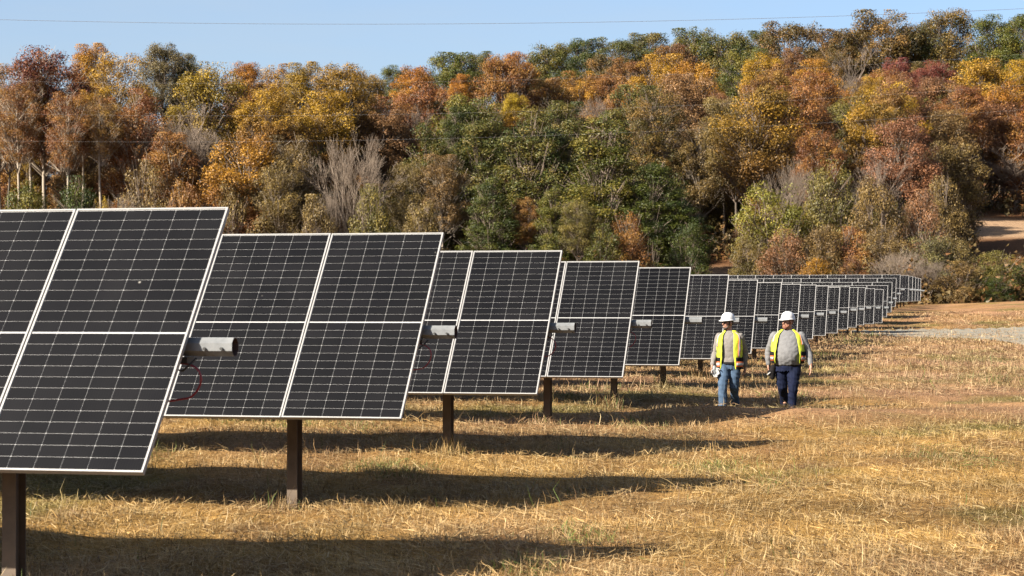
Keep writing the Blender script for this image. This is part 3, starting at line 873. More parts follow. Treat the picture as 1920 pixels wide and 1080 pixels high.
T = [
 # left block, tall trees with pale trunks behind the nearest panels
 (2, 118, 110, 196, 'tall', 'rust', 'rust-leaved tree at the far left edge with pale forked trunk', M_PALE),
 (84, 84, 150, 190, 'round', 'maroon', 'big round maroon-brown tree near the left edge', M_PALE),
 (35, 150, 95, 186, 'tall', 'rust', 'lower rust tree with bare pale trunk in front of the maroon tree', M_PALE),
 (125, 172, 90, 184, 'tall', 'rust', 'thin rust tree with straight pale trunk right of the left edge', M_PALE),
 (62, 135, 80, 188, 'tall', 'rust', 'slim rust tree with pale trunk between the two left-edge trees', M_PALE),
 (160, 168, 70, 187, 'tall', 'gold', 'slim tan tree with pale trunk right of the maroon-brown tree', M_PALE),
 (192, 182, 70, 185, 'tall', 'rust', 'slim rust tree with pale trunk above the small yellow shrub', M_PALE),
 (172, 82, 90, 216, 'round', 'orange', 'light orange treetop showing between the maroon tree and the gold tree', None),
 (222, 98, 130, 196, 'tall', 'gold', 'gold and rust tree right of the maroon tree', M_PALE),
 (255, 165, 130, 188, 'tall', 'rust', 'rust-orange crown below the gold tree on the left', M_PALE),
 (306, 77, 95, 206, 'round', 'greygreen', 'tall grey-green tree standing above the gold crowns on the left', None),
 (350, 100, 70, 208, 'round', 'olive', 'narrow olive treetop right of the tall grey-green tree', None),
 (396, 114, 150, 192, 'round', 'goldolive', 'broad gold-brown domed tree left of the low skyline dip', None),
 (378, 190, 110, 185, 'bare', M_TWIGP, 'bare grey tree in front of the gold-brown dome on the left', M_PALE),
 (456, 114, 80, 226, 'round', 'orange', 'pale orange treetop behind the gold-brown dome', None),
 (520, 121, 80, 232, 'round', 'orange', 'small pale orange treetop right of the gold-brown dome', None),
 (500, 156, 105, 190, 'round', 'gold', 'rounded yellow-gold tree below the skyline on the left', None),
 (572, 117, 95, 202, 'round', 'goldolive', 'olive-gold tree with ragged top left of the skyline dip', None),
 (640, 115, 110, 200, 'round', 'goldolive', 'olive-gold pointed tree just left of the skyline dip', None),
 (610, 170, 130, 196, 'round', 'gold', 'gold-brown crown below the two olive-gold trees', None),
 (690, 133, 75, 232, 'round', 'goldolive', 'small olive tree in the dip of the skyline', None),
 (738, 124, 75, 262, 'oak', 'green', 'small dark green tree in the dip of the skyline', None),
 (776, 121, 100, 226, 'round', 'orange', 'bright orange tree right of the skyline dip', None),
 (715, 180, 120, 205, 'round', 'rust', 'rust-red crown below the skyline dip', None),
 (800, 150, 120, 215, 'round', 'rust', 'rust-brown tree below the bright orange tree', None),
 (865, 140, 60, 210, 'round', 'orange', 'small orange tree left of the tall orange-brown tree', None),
 (850, 100, 110, 300, 'oak', 'green', 'dark green treetop on the skyline right of the bright orange tree', None),
 (905, 99, 70, 310, 'oak', 'greenbrown', 'green-brown treetop behind the tall orange-brown tree', None),
 (946, 97, 120, 236, 'round', 'rust', 'tall orange-brown tree reaching the skyline left of the green ridge', None),
 (968, 98, 80, 240, 'round', 'orange', 'orange treetop joined to the tall orange-brown tree on its right', None),
 (900, 200, 100, 215, 'round', 'pinkrust', 'pinkish rust crown below the tall orange-brown tree', None),
 (965, 173, 56, 202, 'round', 'yellow', 'small bright yellow-orange tree below the skyline', None),
 # green ridge, left to right
 (1030, 79, 105, 330, 'oak', 'green', 'first green oak of the ridge counted from the left', None),
 (1092, 74, 85, 340, 'oak', 'darkgreen', 'second green oak of the ridge, darker than its neighbours', None),
 (1150, 71, 95, 340, 'oak', 'green', 'third green oak of the ridge counted from the left', None),
 (1212, 63, 105, 345, 'oak', 'greenbrown', 'fourth oak of the ridge, brownish green and domed', None),
 (1302, 52, 100, 352, 'oak', 'green', 'fifth oak of the ridge, with pointed green top', None),
 (1358, 58, 125, 350, 'oak', 'greenbrown', 'sixth oak of the ridge, broad and brownish', None),
 (1430, 58, 90, 362, 'oak', 'green', 'seventh oak of the ridge, green, left of a broad oak', None),
 (1482, 40, 135, 356, 'oak', 'oakbrown', 'broad brown-green oak on the ridge left of the highest trees', None),
 (1560, 56, 100, 366, 'oak', 'oakbrown', 'lower brown oak between the broad oak and the highest trees', None),
 (1660, 21, 140, 366, 'oak', 'oakbrown', 'high brown-green oak on the ridge, left of the two highest', None),
 (1772, 18, 120, 368, 'oak', 'oakbrown', 'high brown-green oak on the ridge, right of the two highest', None),
 (1715, 55, 100, 372, 'oak', 'greenbrown', 'green oak between and behind the two highest oaks', None),
 (1862, 31, 110, 364, 'oak', 'green', 'green oak on the ridge near the right edge', None),
 (1925, 30, 110, 360, 'oak', 'green', 'green oak cut by the right edge of the photo on the ridge', None),
 (1610, 60, 90, 376, 'oak', 'green', 'dark green oak half hidden just left of the highest oaks', None),
 # second tier on the hill
 (1060, 130, 100, 300, 'oak', 'darkgreen', 'dark green tree under the ridge above the gold crowns', None),
 (1140, 105, 100, 310, 'oak', 'oakbrown', 'brown oak under the third green oak of the ridge', None),
 (1180, 110, 90, 305, 'oak', 'rust', 'rust-brown tree just under the ridge left of the gold crowns', None),
 (1265, 85, 90, 320, 'oak', 'maroon', 'dark red-brown tree just under the ridge', None),
 (1395, 95, 110, 318, 'oak', 'green', 'green tree under the ridge right of the big orange tree', None),
 (1086, 134, 95, 262, 'round', 'gold', 'gold tree left of the rust crowns in the middle of the hill', None),
 (1150, 140, 110, 262, 'round', 'rust', 'rust tree between two gold trees in the middle of the hill', None),
 (1238, 102, 115, 268, 'round', 'gold', 'tall gold-orange tree in the middle of the hill', None),
 (1298, 112, 120, 256, 'round', 'orange', 'big domed orange tree in the middle of the hill', None),
 (1300, 175, 150, 244, 'round', 'pinkrust', 'broad pinkish rust tree below the big domed orange tree', None),
 (1345, 168, 60, 250, 'round', 'maroon', 'small maroon tree right of the big domed orange tree', None),
 (1188, 165, 48, 236, 'round', 'orange', 'small orange tree beside a grey leafless crown', None),
 (1222, 205, 130, 232, 'round', 'pinkrust', 'pinkish rust crown below the small orange tree', None),
 (1110, 172, 95, 236, 'bare', M_TWIG, 'bare grey crown below the gold tree in the middle of the hill', None),
 (785, 184, 95, 208, 'bare', M_TWIG, 'small bare grey tree left of the dark green tree', None),
 (1432, 99, 80, 282, 'round', 'yellow', 'yellow-gold treetop under the ridge right of the middle', None),
 (1485, 90, 60, 300, 'round', 'maroon', 'red-brown treetop beside the yellow-gold treetop', None),
 (1470, 135, 90, 272, 'round', 'rust', 'rust tree between the yellow-gold and orange domes on the right hill', None),
 (1525, 110, 85, 274, 'round', 'orange', 'upper orange dome on the right hill', None),
 (1548, 136, 95, 252, 'round', 'orange', 'lower orange tree in front of the upper orange dome', None),
 (1515, 185, 100, 240, 'round', 'pinkrust', 'pinkish rust crown below the two orange trees on the right hill', None),
 (1612, 88, 130, 300, 'bare', M_TWIG, 'bare grey-brown tree under the high oaks', None),
 (1560, 90, 80, 330, 'oak', 'oakbrown', 'dark brown tree left of the bare tree under the high oaks', None),
 (1680, 108, 70, 290, 'round', 'crimson', 'left dark red tree under the high oaks', None),
 (1757, 111, 80, 292, 'round', 'crimson', 'right dark red tree under the high oaks', None),
 (1725, 130, 70, 284, 'round', 'crimson', 'low dark red tree between the two dark red trees', None),
 (1845, 104, 130, 288, 'round', 'gold', 'gold tree below the green oaks at the right edge', None),
 (1912, 112, 70, 296, 'round', 'yellow', 'yellow tree at the right edge under the green oaks', None),
 (1885, 152, 110, 262, 'round', 'orange', 'orange-gold tree near the right edge halfway up the hill', None),
 (1840, 185, 150, 250, 'round', 'pinkrust', 'broad pinkish rust tree near the right edge', None),
 (1930, 200, 120, 246, 'round', 'rust', 'rust tree cut by the right edge', None),
 (1662, 154, 130, 236, 'round', 'yellow', 'large yellow-topped tree standing out on the right hill', None),
 (1640, 145, 70, 262, 'round', 'gold', 'small gold tree behind the large yellow-topped tree', None),
 (1750, 160, 100, 262, 'round', 'olive', 'olive tree right of the large yellow-topped tree', None),
 (1775, 205, 120, 240, 'round', 'brownolive', 'brownish thin tree right of the large yellow-topped tree', None),
 (1590, 180, 90, 240, 'round', 'olive', 'olive tree left of the large yellow-topped tree', None),
 (1540, 255, 90, 228, 'oak', 'darkgreen', 'dark green tree in the hollow left of the large yellow-topped tree', None),
 (1420, 156, 150, 206, 'round', 'goldolive', 'big olive-gold tree left of the dark hollow', None),
 (1380, 215, 100, 212, 'round', 'brownolive', 'brown-olive tree at the left foot of the big olive-gold tree', None),
 (1312, 230, 110, 214, 'round', 'brownolive', 'brown-olive tree with pale trunk right of the dark green trees', M_PALE),
 # centre, dense green-brown trees above the panels
 (852, 190, 75, 196, 'column', 'darkgreen', 'upper dark green tree at the left of the central green clump', None),
 (800, 226, 130, 190, 'column', 'greenbrown', 'green-brown tree right of the large bare tree', None),
 (905, 198, 160, 192, 'column', 'greenbrown', 'left tree of the central green-brown clump', None),
 (992, 194, 175, 190, 'column', 'greenbrown', 'middle tree of the central green-brown clump', None),
 (1130, 205, 190, 187, 'column', 'green', 'right and broadest tree of the central green clump', None),
 (1062, 240, 110, 192, 'column', 'green', 'green tree between the middle and right trees of the central clump', None),
 (1220, 285, 140, 186, 'column', 'darkgreen', 'dark green tree on the shaded right side of the central clump', None),
 (1272, 350, 130, 186, 'column', 'darkgreen', 'low dark green tree at the right foot of the central clump', None),
 (830, 290, 100, 182, 'round', 'brownolive', 'thin brown-olive tree with pale stem left of the central clump', M_PALE),
 (770, 300, 90, 183, 'round', 'brownolive', 'thin brown-olive tree with pale stem beside the large bare tree', M_PALE),
 (920, 320, 110, 180, 'column', 'darkgreen', 'dark glossy green tree above the third panel row', None),
 (985, 370, 60, 181, 'round', 'rust', 'rust-orange small tree in the central green clump', None),
 (1040, 340, 100, 180, 'column', 'green', 'small green tree above the end of the third panel row', None),
 (1085, 372, 70, 178, 'round', 'olive', 'small pale olive tree above the fourth panel row', None),
 (1175, 395, 110, 179, 'shrub', 'rust', 'rust-red shrub above the fifth panel row', None),
 (1130, 420, 90, 177, 'shrub', 'green', 'green shrub above the fourth panel row', None),
 (1290, 415, 90, 183, 'shrub', 'darkgreen', 'dark green shrub at the edge of the bare slope', None),
 # left foot of the wood
 (660, 234, 165, 181, 'bare', M_TWIGP, 'large leafless grey-brown tree above the second panel row', M_TWIGP),
 (620, 330, 90, 178, 'bareshrub', M_TWIGP, 'low leafless shrub at the left foot of the large leafless tree', M_TWIGP),
 (460, 248, 160, 181, 'round', 'gold', 'low broad gold-brown tree above the second panel row', None),
 (540, 255, 110, 183, 'round', 'brownolive', 'brown-olive tree left of the large leafless tree', M_PALE),
 (520, 300, 110, 179, 'round', 'brownolive', 'thin olive tree with pale slanting trunk above the second row', M_PALE),
 (430, 340, 100, 178, 'shrub', 'brownolive', 'olive-brown shrub just above the end of the nearest panel row', None),
 (320, 250, 120, 183, 'round', 'rust', 'rust tree above the nearest panel row', M_PALE),
 (270, 300, 110, 180, 'shrub', 'brownolive', 'brown-olive shrub above the nearest panel row', None),
 (345, 330, 100, 179, 'shrub', 'rust', 'rust shrub above the right end of the nearest panel row', None),
 (190, 366, 50, 174, 'shrub', 'yellow', 'small bright yellow shrub above the nearest panel row', None),
 (225, 345, 90, 178, 'bareshrub', M_TWIG, 'bare twiggy shrub beside the small yellow shrub', None),
 (140, 330, 120, 182, 'shrub', 'darkgreen', 'dark green shrub among the pale trunks on the left', None),
 (50, 340, 110, 182, 'shrub', 'green', 'green shrub under the trees at the left edge', None),
 (590, 365, 90, 176, 'shrub', 'brownolive', 'olive-brown shrub left below the large leafless tree', None),
 (700, 345, 110, 176, 'shrub', 'olive', 'olive shrub right below the large leafless tree', None),
 (790, 370, 110, 175, 'shrub', 'brownolive', 'brown-olive shrub above the end of the second panel row', None),
 # right foot of the hill, brush
 (1452, 338, 150, 186, 'shrub', 'lime', 'large lime-olive bush above the far panel rows', None),
 (1500, 290, 120, 192, 'bareshrub', M_TWIGP, 'bare twiggy bush behind the large lime-olive bush', None),
 (1560, 300, 150, 188, 'shrub', 'olive', 'darker olive bush right of the large lime-olive bush', None),
 (1650, 278, 190, 196, 'bare', M_TWIG, 'wide bare grey tree below the large yellow-topped tree', None),
 (1640, 330, 130, 184, 'shrub', 'brownolive', 'brown-olive bush in front of the wide bare grey tree', None),
 (1730, 355, 100, 184, 'shrub', 'pinkrust', 'pink-rust bush right of the wide bare grey tree', None),
 (1770, 260, 150, 206, 'round', 'brownolive', 'thin brown-olive tree above the pink-rust bush', None),
 (1765, 330, 110, 190, 'shrub', 'brownolive', 'brown-olive bush left of the bare earth bank', None),
 (1895, 268, 150, 246, 'bare', M_TWIG, 'bare grey tree above the bare earth bank at the right edge', None),
 (1930, 320, 110, 246, 'bareshrub', M_TWIG, 'bare twiggy bush above the earth bank at the right edge', None),
 (1768, 300, 100, 222, 'shrub', 'brownolive', 'brown bush at the top left of the earth bank', None),
 (1410, 440, 80, 180, 'shrub', 'olive', 'olive bush at the right side of the shaded slope gap', None),
 (1470, 430, 110, 178, 'shrub', 'pinkrust', 'rust bush above the middle of the far rows', None),
 (1540, 420, 110, 178, 'shrub', 'brownolive', 'brown-olive bush above the long far rows', None),
 (1600, 480, 60, 174, 'shrub', 'maroon', 'small red-leaved bush just above the long far rows', None),
 (1590, 425, 110, 179, 'shrub', 'rust', 'orange-rust bush behind the small red bush', None),
 (1530, 480, 80, 174, 'shrub', 'gold', 'low yellow-brown bush just above the long far rows', None),
 (1660, 420, 110, 178, 'shrub', 'brownolive', 'brown bush above the right end of the far rows', None),
 (1680, 460, 100, 174, 'bareshrub', M_TWIGP, 'bare twiggy bush at the right end of the far rows', None),
 (1740, 435, 120, 177, 'shrub', 'greygreen', 'grey-green bush right of the far row ends', None),
 (1740, 480, 120, 172, 'bareshrub', M_TWIG, 'dark twiggy bush at the field edge right of the far row ends', None),
 (1780, 440, 110, 178, 'shrub', 'brownolive', 'brown bush below the earth bank', None),
 (1800, 490, 120, 172, 'shrub', 'brownolive', 'brown-green bush on the field edge below the earth bank', None),
 (1870, 470, 110, 174, 'shrub', 'olive', 'olive bush under the earth bank near the right edge', None),
 (1865, 515, 80, 171, 'shrub', 'darkgreen', 'low dark green bush on the field edge near the right', None),
 (1925, 490, 90, 173, 'shrub', 'darkgreen', 'dark green bush on the field edge at the right edge', None),
 (1905, 478, 80, 180, 'shrub', 'rust', 'rust bush at the lower lip of the earth bank', None),
]
for (px, yt, wp, Y, kind, mat, lab, bark) in T:
    plant(px, yt, wp, Y, kind, mat, lab, {'shrub': 'bushes along the foot of the wood', 'bareshrub': 'bushes along the foot of the wood'}.get(kind, 'trees of the wood'), None, None, bark)

# trees deeper in the wood, only scraps of them show between the others
fr = random.Random(77)
LABN = {'rust': 'rust-brown', 'goldolive': 'olive-gold', 'brownolive': 'brown-olive', 'green': 'green', 'oakbrown': 'brown-green', 'pinkrust': 'pinkish rust',
        'darkgreen': 'dark green', 'greenbrown': 'green-brown', 'olive': 'olive', 'greygreen': 'grey-green'}
taken = set()
def behind_label(px, yt, wp, Y, mat, what):
    """name a half-hidden tree by the nearest tree one can find in front of it"""
    best = []
    for (qx, qy, qw, qY, k_, m_, lab, b_) in T:
        if qY < Y + 4 and len(lab.split()) <= 11:
            best.append((abs(qx - px) + 0.5 * abs(qy - yt) + (0 if qY < Y else 60), qx, lab))
    best.sort()
    for d, qx, lab in best[:70]:
        for side in (('left', 'right') if px < qx else ('right', 'left')):
            t = '%s %s showing %s of the %s' % (LABN[mat], what, side, lab)
            if len(t.split()) <= 16 and t not in taken and ((px < qx) == (side == 'left')):
                taken.add(t); return t
    return '%s %s deep in the wood, mostly hidden by the trees in front' % (LABN[mat], what)
n_fill = 0
for Y in (200, 214, 228, 244, 262, 280, 300, 322, 344):
    x0 = -0.29
    while x0 < 0.29:
        px = 960 + FPX * x0 + fr.uniform(-25, 25)
        X = (px - 960) / FPX * Y
        g = float(H(X, Y)); hgt = fr.uniform(13, 17.5)
        yt = 578.5 - FPX * (g + hgt) / Y
        sky = np.interp(px, [-200, 0, 300, 640, 720, 900, 1000, 1200, 1450, 1650, 1800, 2100], [170, 165, 165, 190, 205, 175, 150, 125, 110, 95, 95, 110])
        bank = 1785 < px < 2010 and 196 < Y < 243 or 1255 < px < 1440 and Y < 205
        if yt > sky and not bank:
            mat = fr.choice(['rust', 'rust', 'goldolive', 'brownolive', 'pinkrust', 'rust'] if Y < 285 else ['green', 'oakbrown', 'oakbrown', 'rust', 'darkgreen'])
            if 830 < px < 1290 and Y < 216: mat = fr.choice(['greenbrown', 'oakbrown', 'olive', 'green'])
            wp = fr.uniform(85, 125) * 230 / Y
            plant(px, yt, wp, Y, fr.choice(['round', 'round', 'oak']), mat,
                  behind_label(px, yt, wp, Y, mat, 'tree'), 'half-hidden %s trees deep in the wood' % LABN[mat])
            n_fill += 1
        x0 += 0.042 * fr.uniform(0.85, 1.2)

for k in range(26):
    px = -60 + k * 37 + fr.uniform(-12, 12); Y = fr.choice((212, 222, 236))
    mat = fr.choice(['rust', 'brownolive', 'goldolive', 'darkgreen', 'rust'])
    yt = fr.uniform(235, 300)
    plant(px, yt, 85, Y, 'column', mat, behind_label(px, yt, 85, Y, mat, 'tree'),
          'half-hidden %s trees deep in the wood' % LABN[mat])
# brush thickets that close the slope between the trunks
for k in range(58):
    px = 640 + (k % 29) * 47 + fr.uniform(-16, 16); Y = (193 if k < 29 else 216) + fr.uniform(-5, 9)
    if px > 1795 and 183 < Y < 243 or 1265 < px < 1420 and Y < 203: continue
    X = (px - 960) / FPX * Y; g = float(H(X, Y)); hgt = fr.uniform(4.5, 8.5)
    yt = 578.5 - FPX * (g + hgt) / Y
    mat = fr.choice(['brownolive', 'brownolive', 'olive', 'rust', 'brownolive', 'goldolive', 'darkgreen'])
    if 840 < px < 1310: mat = fr.choice(['green', 'darkgreen', 'greenbrown', 'olive'])
    wp = fr.uniform(75, 115)
    plant(px, yt, wp, Y, 'shrub', mat, behind_label(px, yt, wp, Y, mat, 'thicket'), 'thickets on the slope under the trees')

# undergrowth and brush on the slope (uncountable)
def undergrowth():
    rng = np.random.default_rng(9)
    nb = 4200
    Yb = 170 + 150 * rng.random(nb) ** 1.4
    pb = rng.uniform(-0.30, 0.30, nb)
    Xb = pb * Yb
    px = 960 + FPX * pb
    bank = ((px > 1825) & (Yb > 186) & (Yb < 238)) | ((px > 1265) & (px < 1420) & (Yb > 166) & (Yb < 200))
    Xb, Yb = Xb[~bank], Yb[~bank]; nb = len(Xb)
    per = 36
    hb = 0.6 + 4.6 * rng.random(nb) ** 1.8; rb = rng.uniform(0.7, 1.8, nb)
    D = rand_dirs(rng, nb * per); i = np.repeat(np.arange(nb), per)
    r = rng.random(nb * per) ** 0.4
    P = np.stack([Xb[i] + D[:, 0] * rb[i] * r, Yb[i] + D[:, 1] * rb[i] * r, np.abs(D[:, 2]) * hb[i] * r], -1)
    P[:, 2] += H(P[:, 0], P[:, 1])
    Nn = D + rand_dirs(rng, nb * per) * 0.8; Nn /= np.linalg.norm(Nn, axis=1)[:, None]
    ct = rng.random(nb)
    tint = np.stack([np.clip(ct[i] + rng.normal(0, .15, nb * per), 0, 1), rng.random(nb * per), np.ones(nb * per)], -1)
    m = leaf_mat('brush_leaves', [(0.075,0.055,0.022), (0.145,0.095,0.035), (0.20,0.095,0.04)])
    me = leaves_mesh('undergrowth', P, Nn, 0.34, tint, rng); me.materials.append(m)
    tag(link(bpy.data.objects.new('undergrowth', me)), 'brown brush and saplings covering the slope under the trees', None, None, 'stuff')
undergrowth()
print('filler trees', n_fill)
# ------------------------------------------------------------------ overhead wires
M_WIRE = plain('wire', (0.16, 0.16, 0.17), (0.11, 0.11, 0.12), 1.0, 0.5)
M_WIREP = plain('wire_bright', (0.42, 0.42, 0.43), (0.33, 0.33, 0.34), 1.0, 0.5)
def wire(pts, Y, r, mat, label):
    """pts: photo points the wire passes at depth Y; runs on past both sides of the frame"""
    xs = np.linspace(-500, 2420, 60)
    co = np.polyfit([p[0] for p in pts], [p[1] for p in pts], 2)
    P = [pix(x, float(np.polyval(co, x)), Y) for x in xs]
    o = MB().tube(P, r, 5).build('power_line', mat, None, True)
    tag(o, label, 'power line', 'overhead wires')
wire([(0, 37), (900, 44), (1500, 33), (1920, 16)], 150, 0.014, M_WIRE, 'overhead wire crossing the clear sky above the treetops')
wire([(0, 152), (460, 156), (1000, 150), (1600, 122), (1920, 102)], 165, 0.003, M_WIREP, 'upper overhead wire crossing in front of the autumn trees')
wire([(0, 213), (440, 216), (1000, 210), (1600, 180), (1920, 160)], 163, 0.003, M_WIREP, 'middle overhead wire crossing in front of the autumn trees')
wire([(0, 264), (440, 266), (1000, 254), (1600, 228), (1920, 205)], 161, 0.003, M_WIREP, 'lower overhead wire crossing in front of the autumn trees')

# ------------------------------------------------------------------ the two men
def ring_tube(mb, rings, n=16):
    """closed loft through rings of (centre, u axis, v axis); rounded ends are up to the caller"""
    vs, fs = [], []
    for c, u, v in rings:
        c, u, v = Vector(c), Vector(u), Vector(v)
        vs += [c + u * math.cos(2*math.pi*k/n) + v * math.sin(2*math.pi*k/n) for k in range(n)]
    for i in range(len(rings) - 1):
        for k in range(n):
            a = i*n + k; b = i*n + (k+1) % n
            fs.append((a, b, b + n, a + n))
    fs.append(tuple(range(n))[::-1]); fs.append(tuple((len(rings)-1)*n + k for k in range(n)))
    mb.add(vs, fs)

def limb(mb, pts, rads, n=14):
    """tapered limb with rounded ends"""
    pts = [Vector(p) for p in pts]
    d0 = (pts[0] - pts[1]).normalized(); d1 = (pts[-1] - pts[-2]).normalized()
    # subdivide for a soft bend
    P, R = [], []
    for i in range(len(pts) - 1):
        for k in range(4):
            t = k / 4
            P.append(pts[i].lerp(pts[i+1], t)); R.append(rads[i] * (1 - t) + rads[i+1] * t)
    P.append(pts[-1]); R.append(rads[-1])
    pre = [(pts[0] + d0 * rads[0] * f, rads[0] * g) for f, g in ((0.95, 0.25), (0.7, 0.7))]
    post = [(pts[-1] + d1 * rads[-1] * f, rads[-1] * g) for f, g in ((0.7, 0.7), (0.95, 0.25))]
    P = [p for p, r in pre] + P + [p for p, r in post]; R = [r for p, r in pre] + R + [r for p, r in post]
    mb.tube(P, R, n)

def ball(mb, c, r, sc=(1, 1, 1), M=None, n=14, m=9):
    vs, fs = [], []
    for i in range(m):
        a = math.pi * (i + 0.5) / m - math.pi / 2
        for k in range(n):
            b = 2 * math.pi * k / n
            p = Vector((math.cos(a) * math.cos(b) * sc[0], math.cos(a) * math.sin(b) * sc[1], math.sin(a) * sc[2])) * r
            if M is not None: p = M @ p
            vs.append(Vector(c) + p)
    for i in range(m - 1):
        for k in range(n):
            a = i*n + k; b = i*n + (k+1) % n
            fs.append((a, b, b + n, a + n))
    fs.append(tuple(range(n))[::-1]); fs.append(tuple((m-1)*n + k for k in range(n)))
    mb.add(vs, fs)

def fuse(mb, name, mat, parent, voxel, smooth=4, wrinkle=None):
    """one continuous skin over everything in mb"""
    tmp = bpy.data.objects.new('tmp', mb.mesh('tmp'))
    COL.objects.link(tmp)
    r = tmp.modifiers.new('r', 'REMESH'); r.mode = 'VOXEL'; r.voxel_size = voxel
    if smooth:
        s = tmp.modifiers.new('s', 'SMOOTH'); s.factor = 0.5; s.iterations = smooth
    dg = bpy.context.evaluated_depsgraph_get()
    me = bpy.data.meshes.new_from_object(tmp.evaluated_get(dg))
    me.name = name
    COL.objects.unlink(tmp); bpy.data.objects.remove(tmp)
    me.materials.clear(); me.materials.append(mat)
    n = len(me.vertices)
    if wrinkle:
        co = np.empty(n * 3); me.vertices.foreach_get('co', co); co = co.reshape(-1, 3)
        no = np.empty(n * 3); me.vertices.foreach_get('normal', no); no = no.reshape(-1, 3)
        co = co + no * wrinkle(co)[:, None]
        me.vertices.foreach_set('co', co.ravel())
    me.polygons.foreach_set('use_smooth', np.ones(len(me.polygons), dtype=bool))
    me.update()
    return link(bpy.data.objects.new(name, me), parent)

M_SKIN = plain('skin', (0.50, 0.26, 0.17), (0.44, 0.21, 0.135), 30, 0.55)
M_HAT = plain('white_hard_hat', (0.85, 0.85, 0.86), (0.8, 0.8, 0.81), 9, 0.35)
M_HATBAND = plain('hat_band', (0.02, 0.02, 0.02), None, 9, 0.7)
M_SHIRT = plain('grey_shirt', (0.245, 0.225, 0.21), (0.20, 0.185, 0.172), 18, 0.9, spec=0.12)
M_SHIRT2 = plain('cool_grey_shirt', (0.215, 0.215, 0.222), (0.175, 0.175, 0.18), 18, 0.9, spec=0.12)
M_VEST = plain('hi_vis_yellow', (0.62, 0.72, 0.03), (0.55, 0.64, 0.02), 14, 0.8)
M_ORANGE = plain('hi_vis_orange', (0.75, 0.16, 0.03), (0.68, 0.13, 0.03), 14, 0.8)
M_SILVER = plain('reflective_tape', (0.46, 0.46, 0.47), (0.40, 0.40, 0.41), 25, 0.45)
M_BLACK = plain('black_cloth', (0.015, 0.013, 0.014), None, 14, 0.9, spec=0.12)
M_JEANS = plain('blue_denim', (0.085, 0.135, 0.215), (0.05, 0.085, 0.145), 12, 0.9, spec=0.12)
M_NAVY = plain('navy_cloth', (0.007, 0.012, 0.040), (0.004, 0.007, 0.022), 12, 0.85, spec=0.12)
M_BOOT = plain('brown_boot', (0.035, 0.024, 0.017), None, 9, 0.7, spec=0.12)
M_DKHAIR = plain('dark_hair', (0.035, 0.022, 0.016), None, 60, 0.8)
M_REDHAIR = plain('red_beard', (0.22, 0.075, 0.03), (0.14, 0.045, 0.02), 60, 0.8)
M_GLASS = plain('sunglass_lens', (0.01, 0.01, 0.012), None, 9, 0.1)
M_GLOVE = plain('grey_glove', (0.48, 0.48, 0.47), (0.20, 0.21, 0.22), 22, 0.85)

def hand(mb, wrist, d, palmn, curl, k=1.0, thumb_side=1):
    """palm and five fingers; d = direction the hand points, palmn = palm normal"""
    d = Vector(d).normalized(); pn = Vector(palmn); pn = (pn - d * pn.dot(d)).normalized()
    sd = d.cross(pn) * thumb_side
    w = Vector(wrist)
    M = Matrix((sd, d, pn)).transposed()
    ball(mb, w + d * 0.050 * k, 1.0, (0.040 * k, 0.056 * k, 0.017 * k), M)
    limb(mb, [w - d * 0.02, w + d * 0.02], [0.026 * k, 0.024 * k], 10)
    for j, (off, L) in enumerate(((0.030, 0.076), (0.0105, 0.085), (-0.0095, 0.079), (-0.029, 0.062))):
        p0 = w + d * 0.088 * k + sd * off * k
        c = curl * (1 + 0.12 * j)
        d1 = (d * math.cos(c * 0.5) + pn * math.sin(c * 0.5)); d2 = (d * math.cos(c * 1.4) + pn * math.sin(c * 1.4)); d3 = (d * math.cos(c * 2.1) + pn * math.sin(c * 2.1))
        a = p0 + d1 * L * 0.45 * k; b = a + d2 * L * 0.33 * k; e = b + d3 * L * 0.25 * k
        limb(mb, [p0 - d * 0.02, p0, a, b, e], [0.0095 * k, 0.0092 * k, 0.0086 * k, 0.008 * k, 0.0068 * k], 8)
    t0 = w + d * 0.028 * k + sd * 0.032 * k
    t1 = t0 + (d * 0.6 + sd * 0.7 + pn * 0.25).normalized() * 0.040 * k
    t2 = t1 + (d * 0.9 + sd * 0.25 + pn * 0.35).normalized() * 0.034 * k
    limb(mb, [w + d * 0.02, t0, t1, t2], [0.012 * k, 0.0125 * k, 0.0105 * k, 0.008 * k], 8)

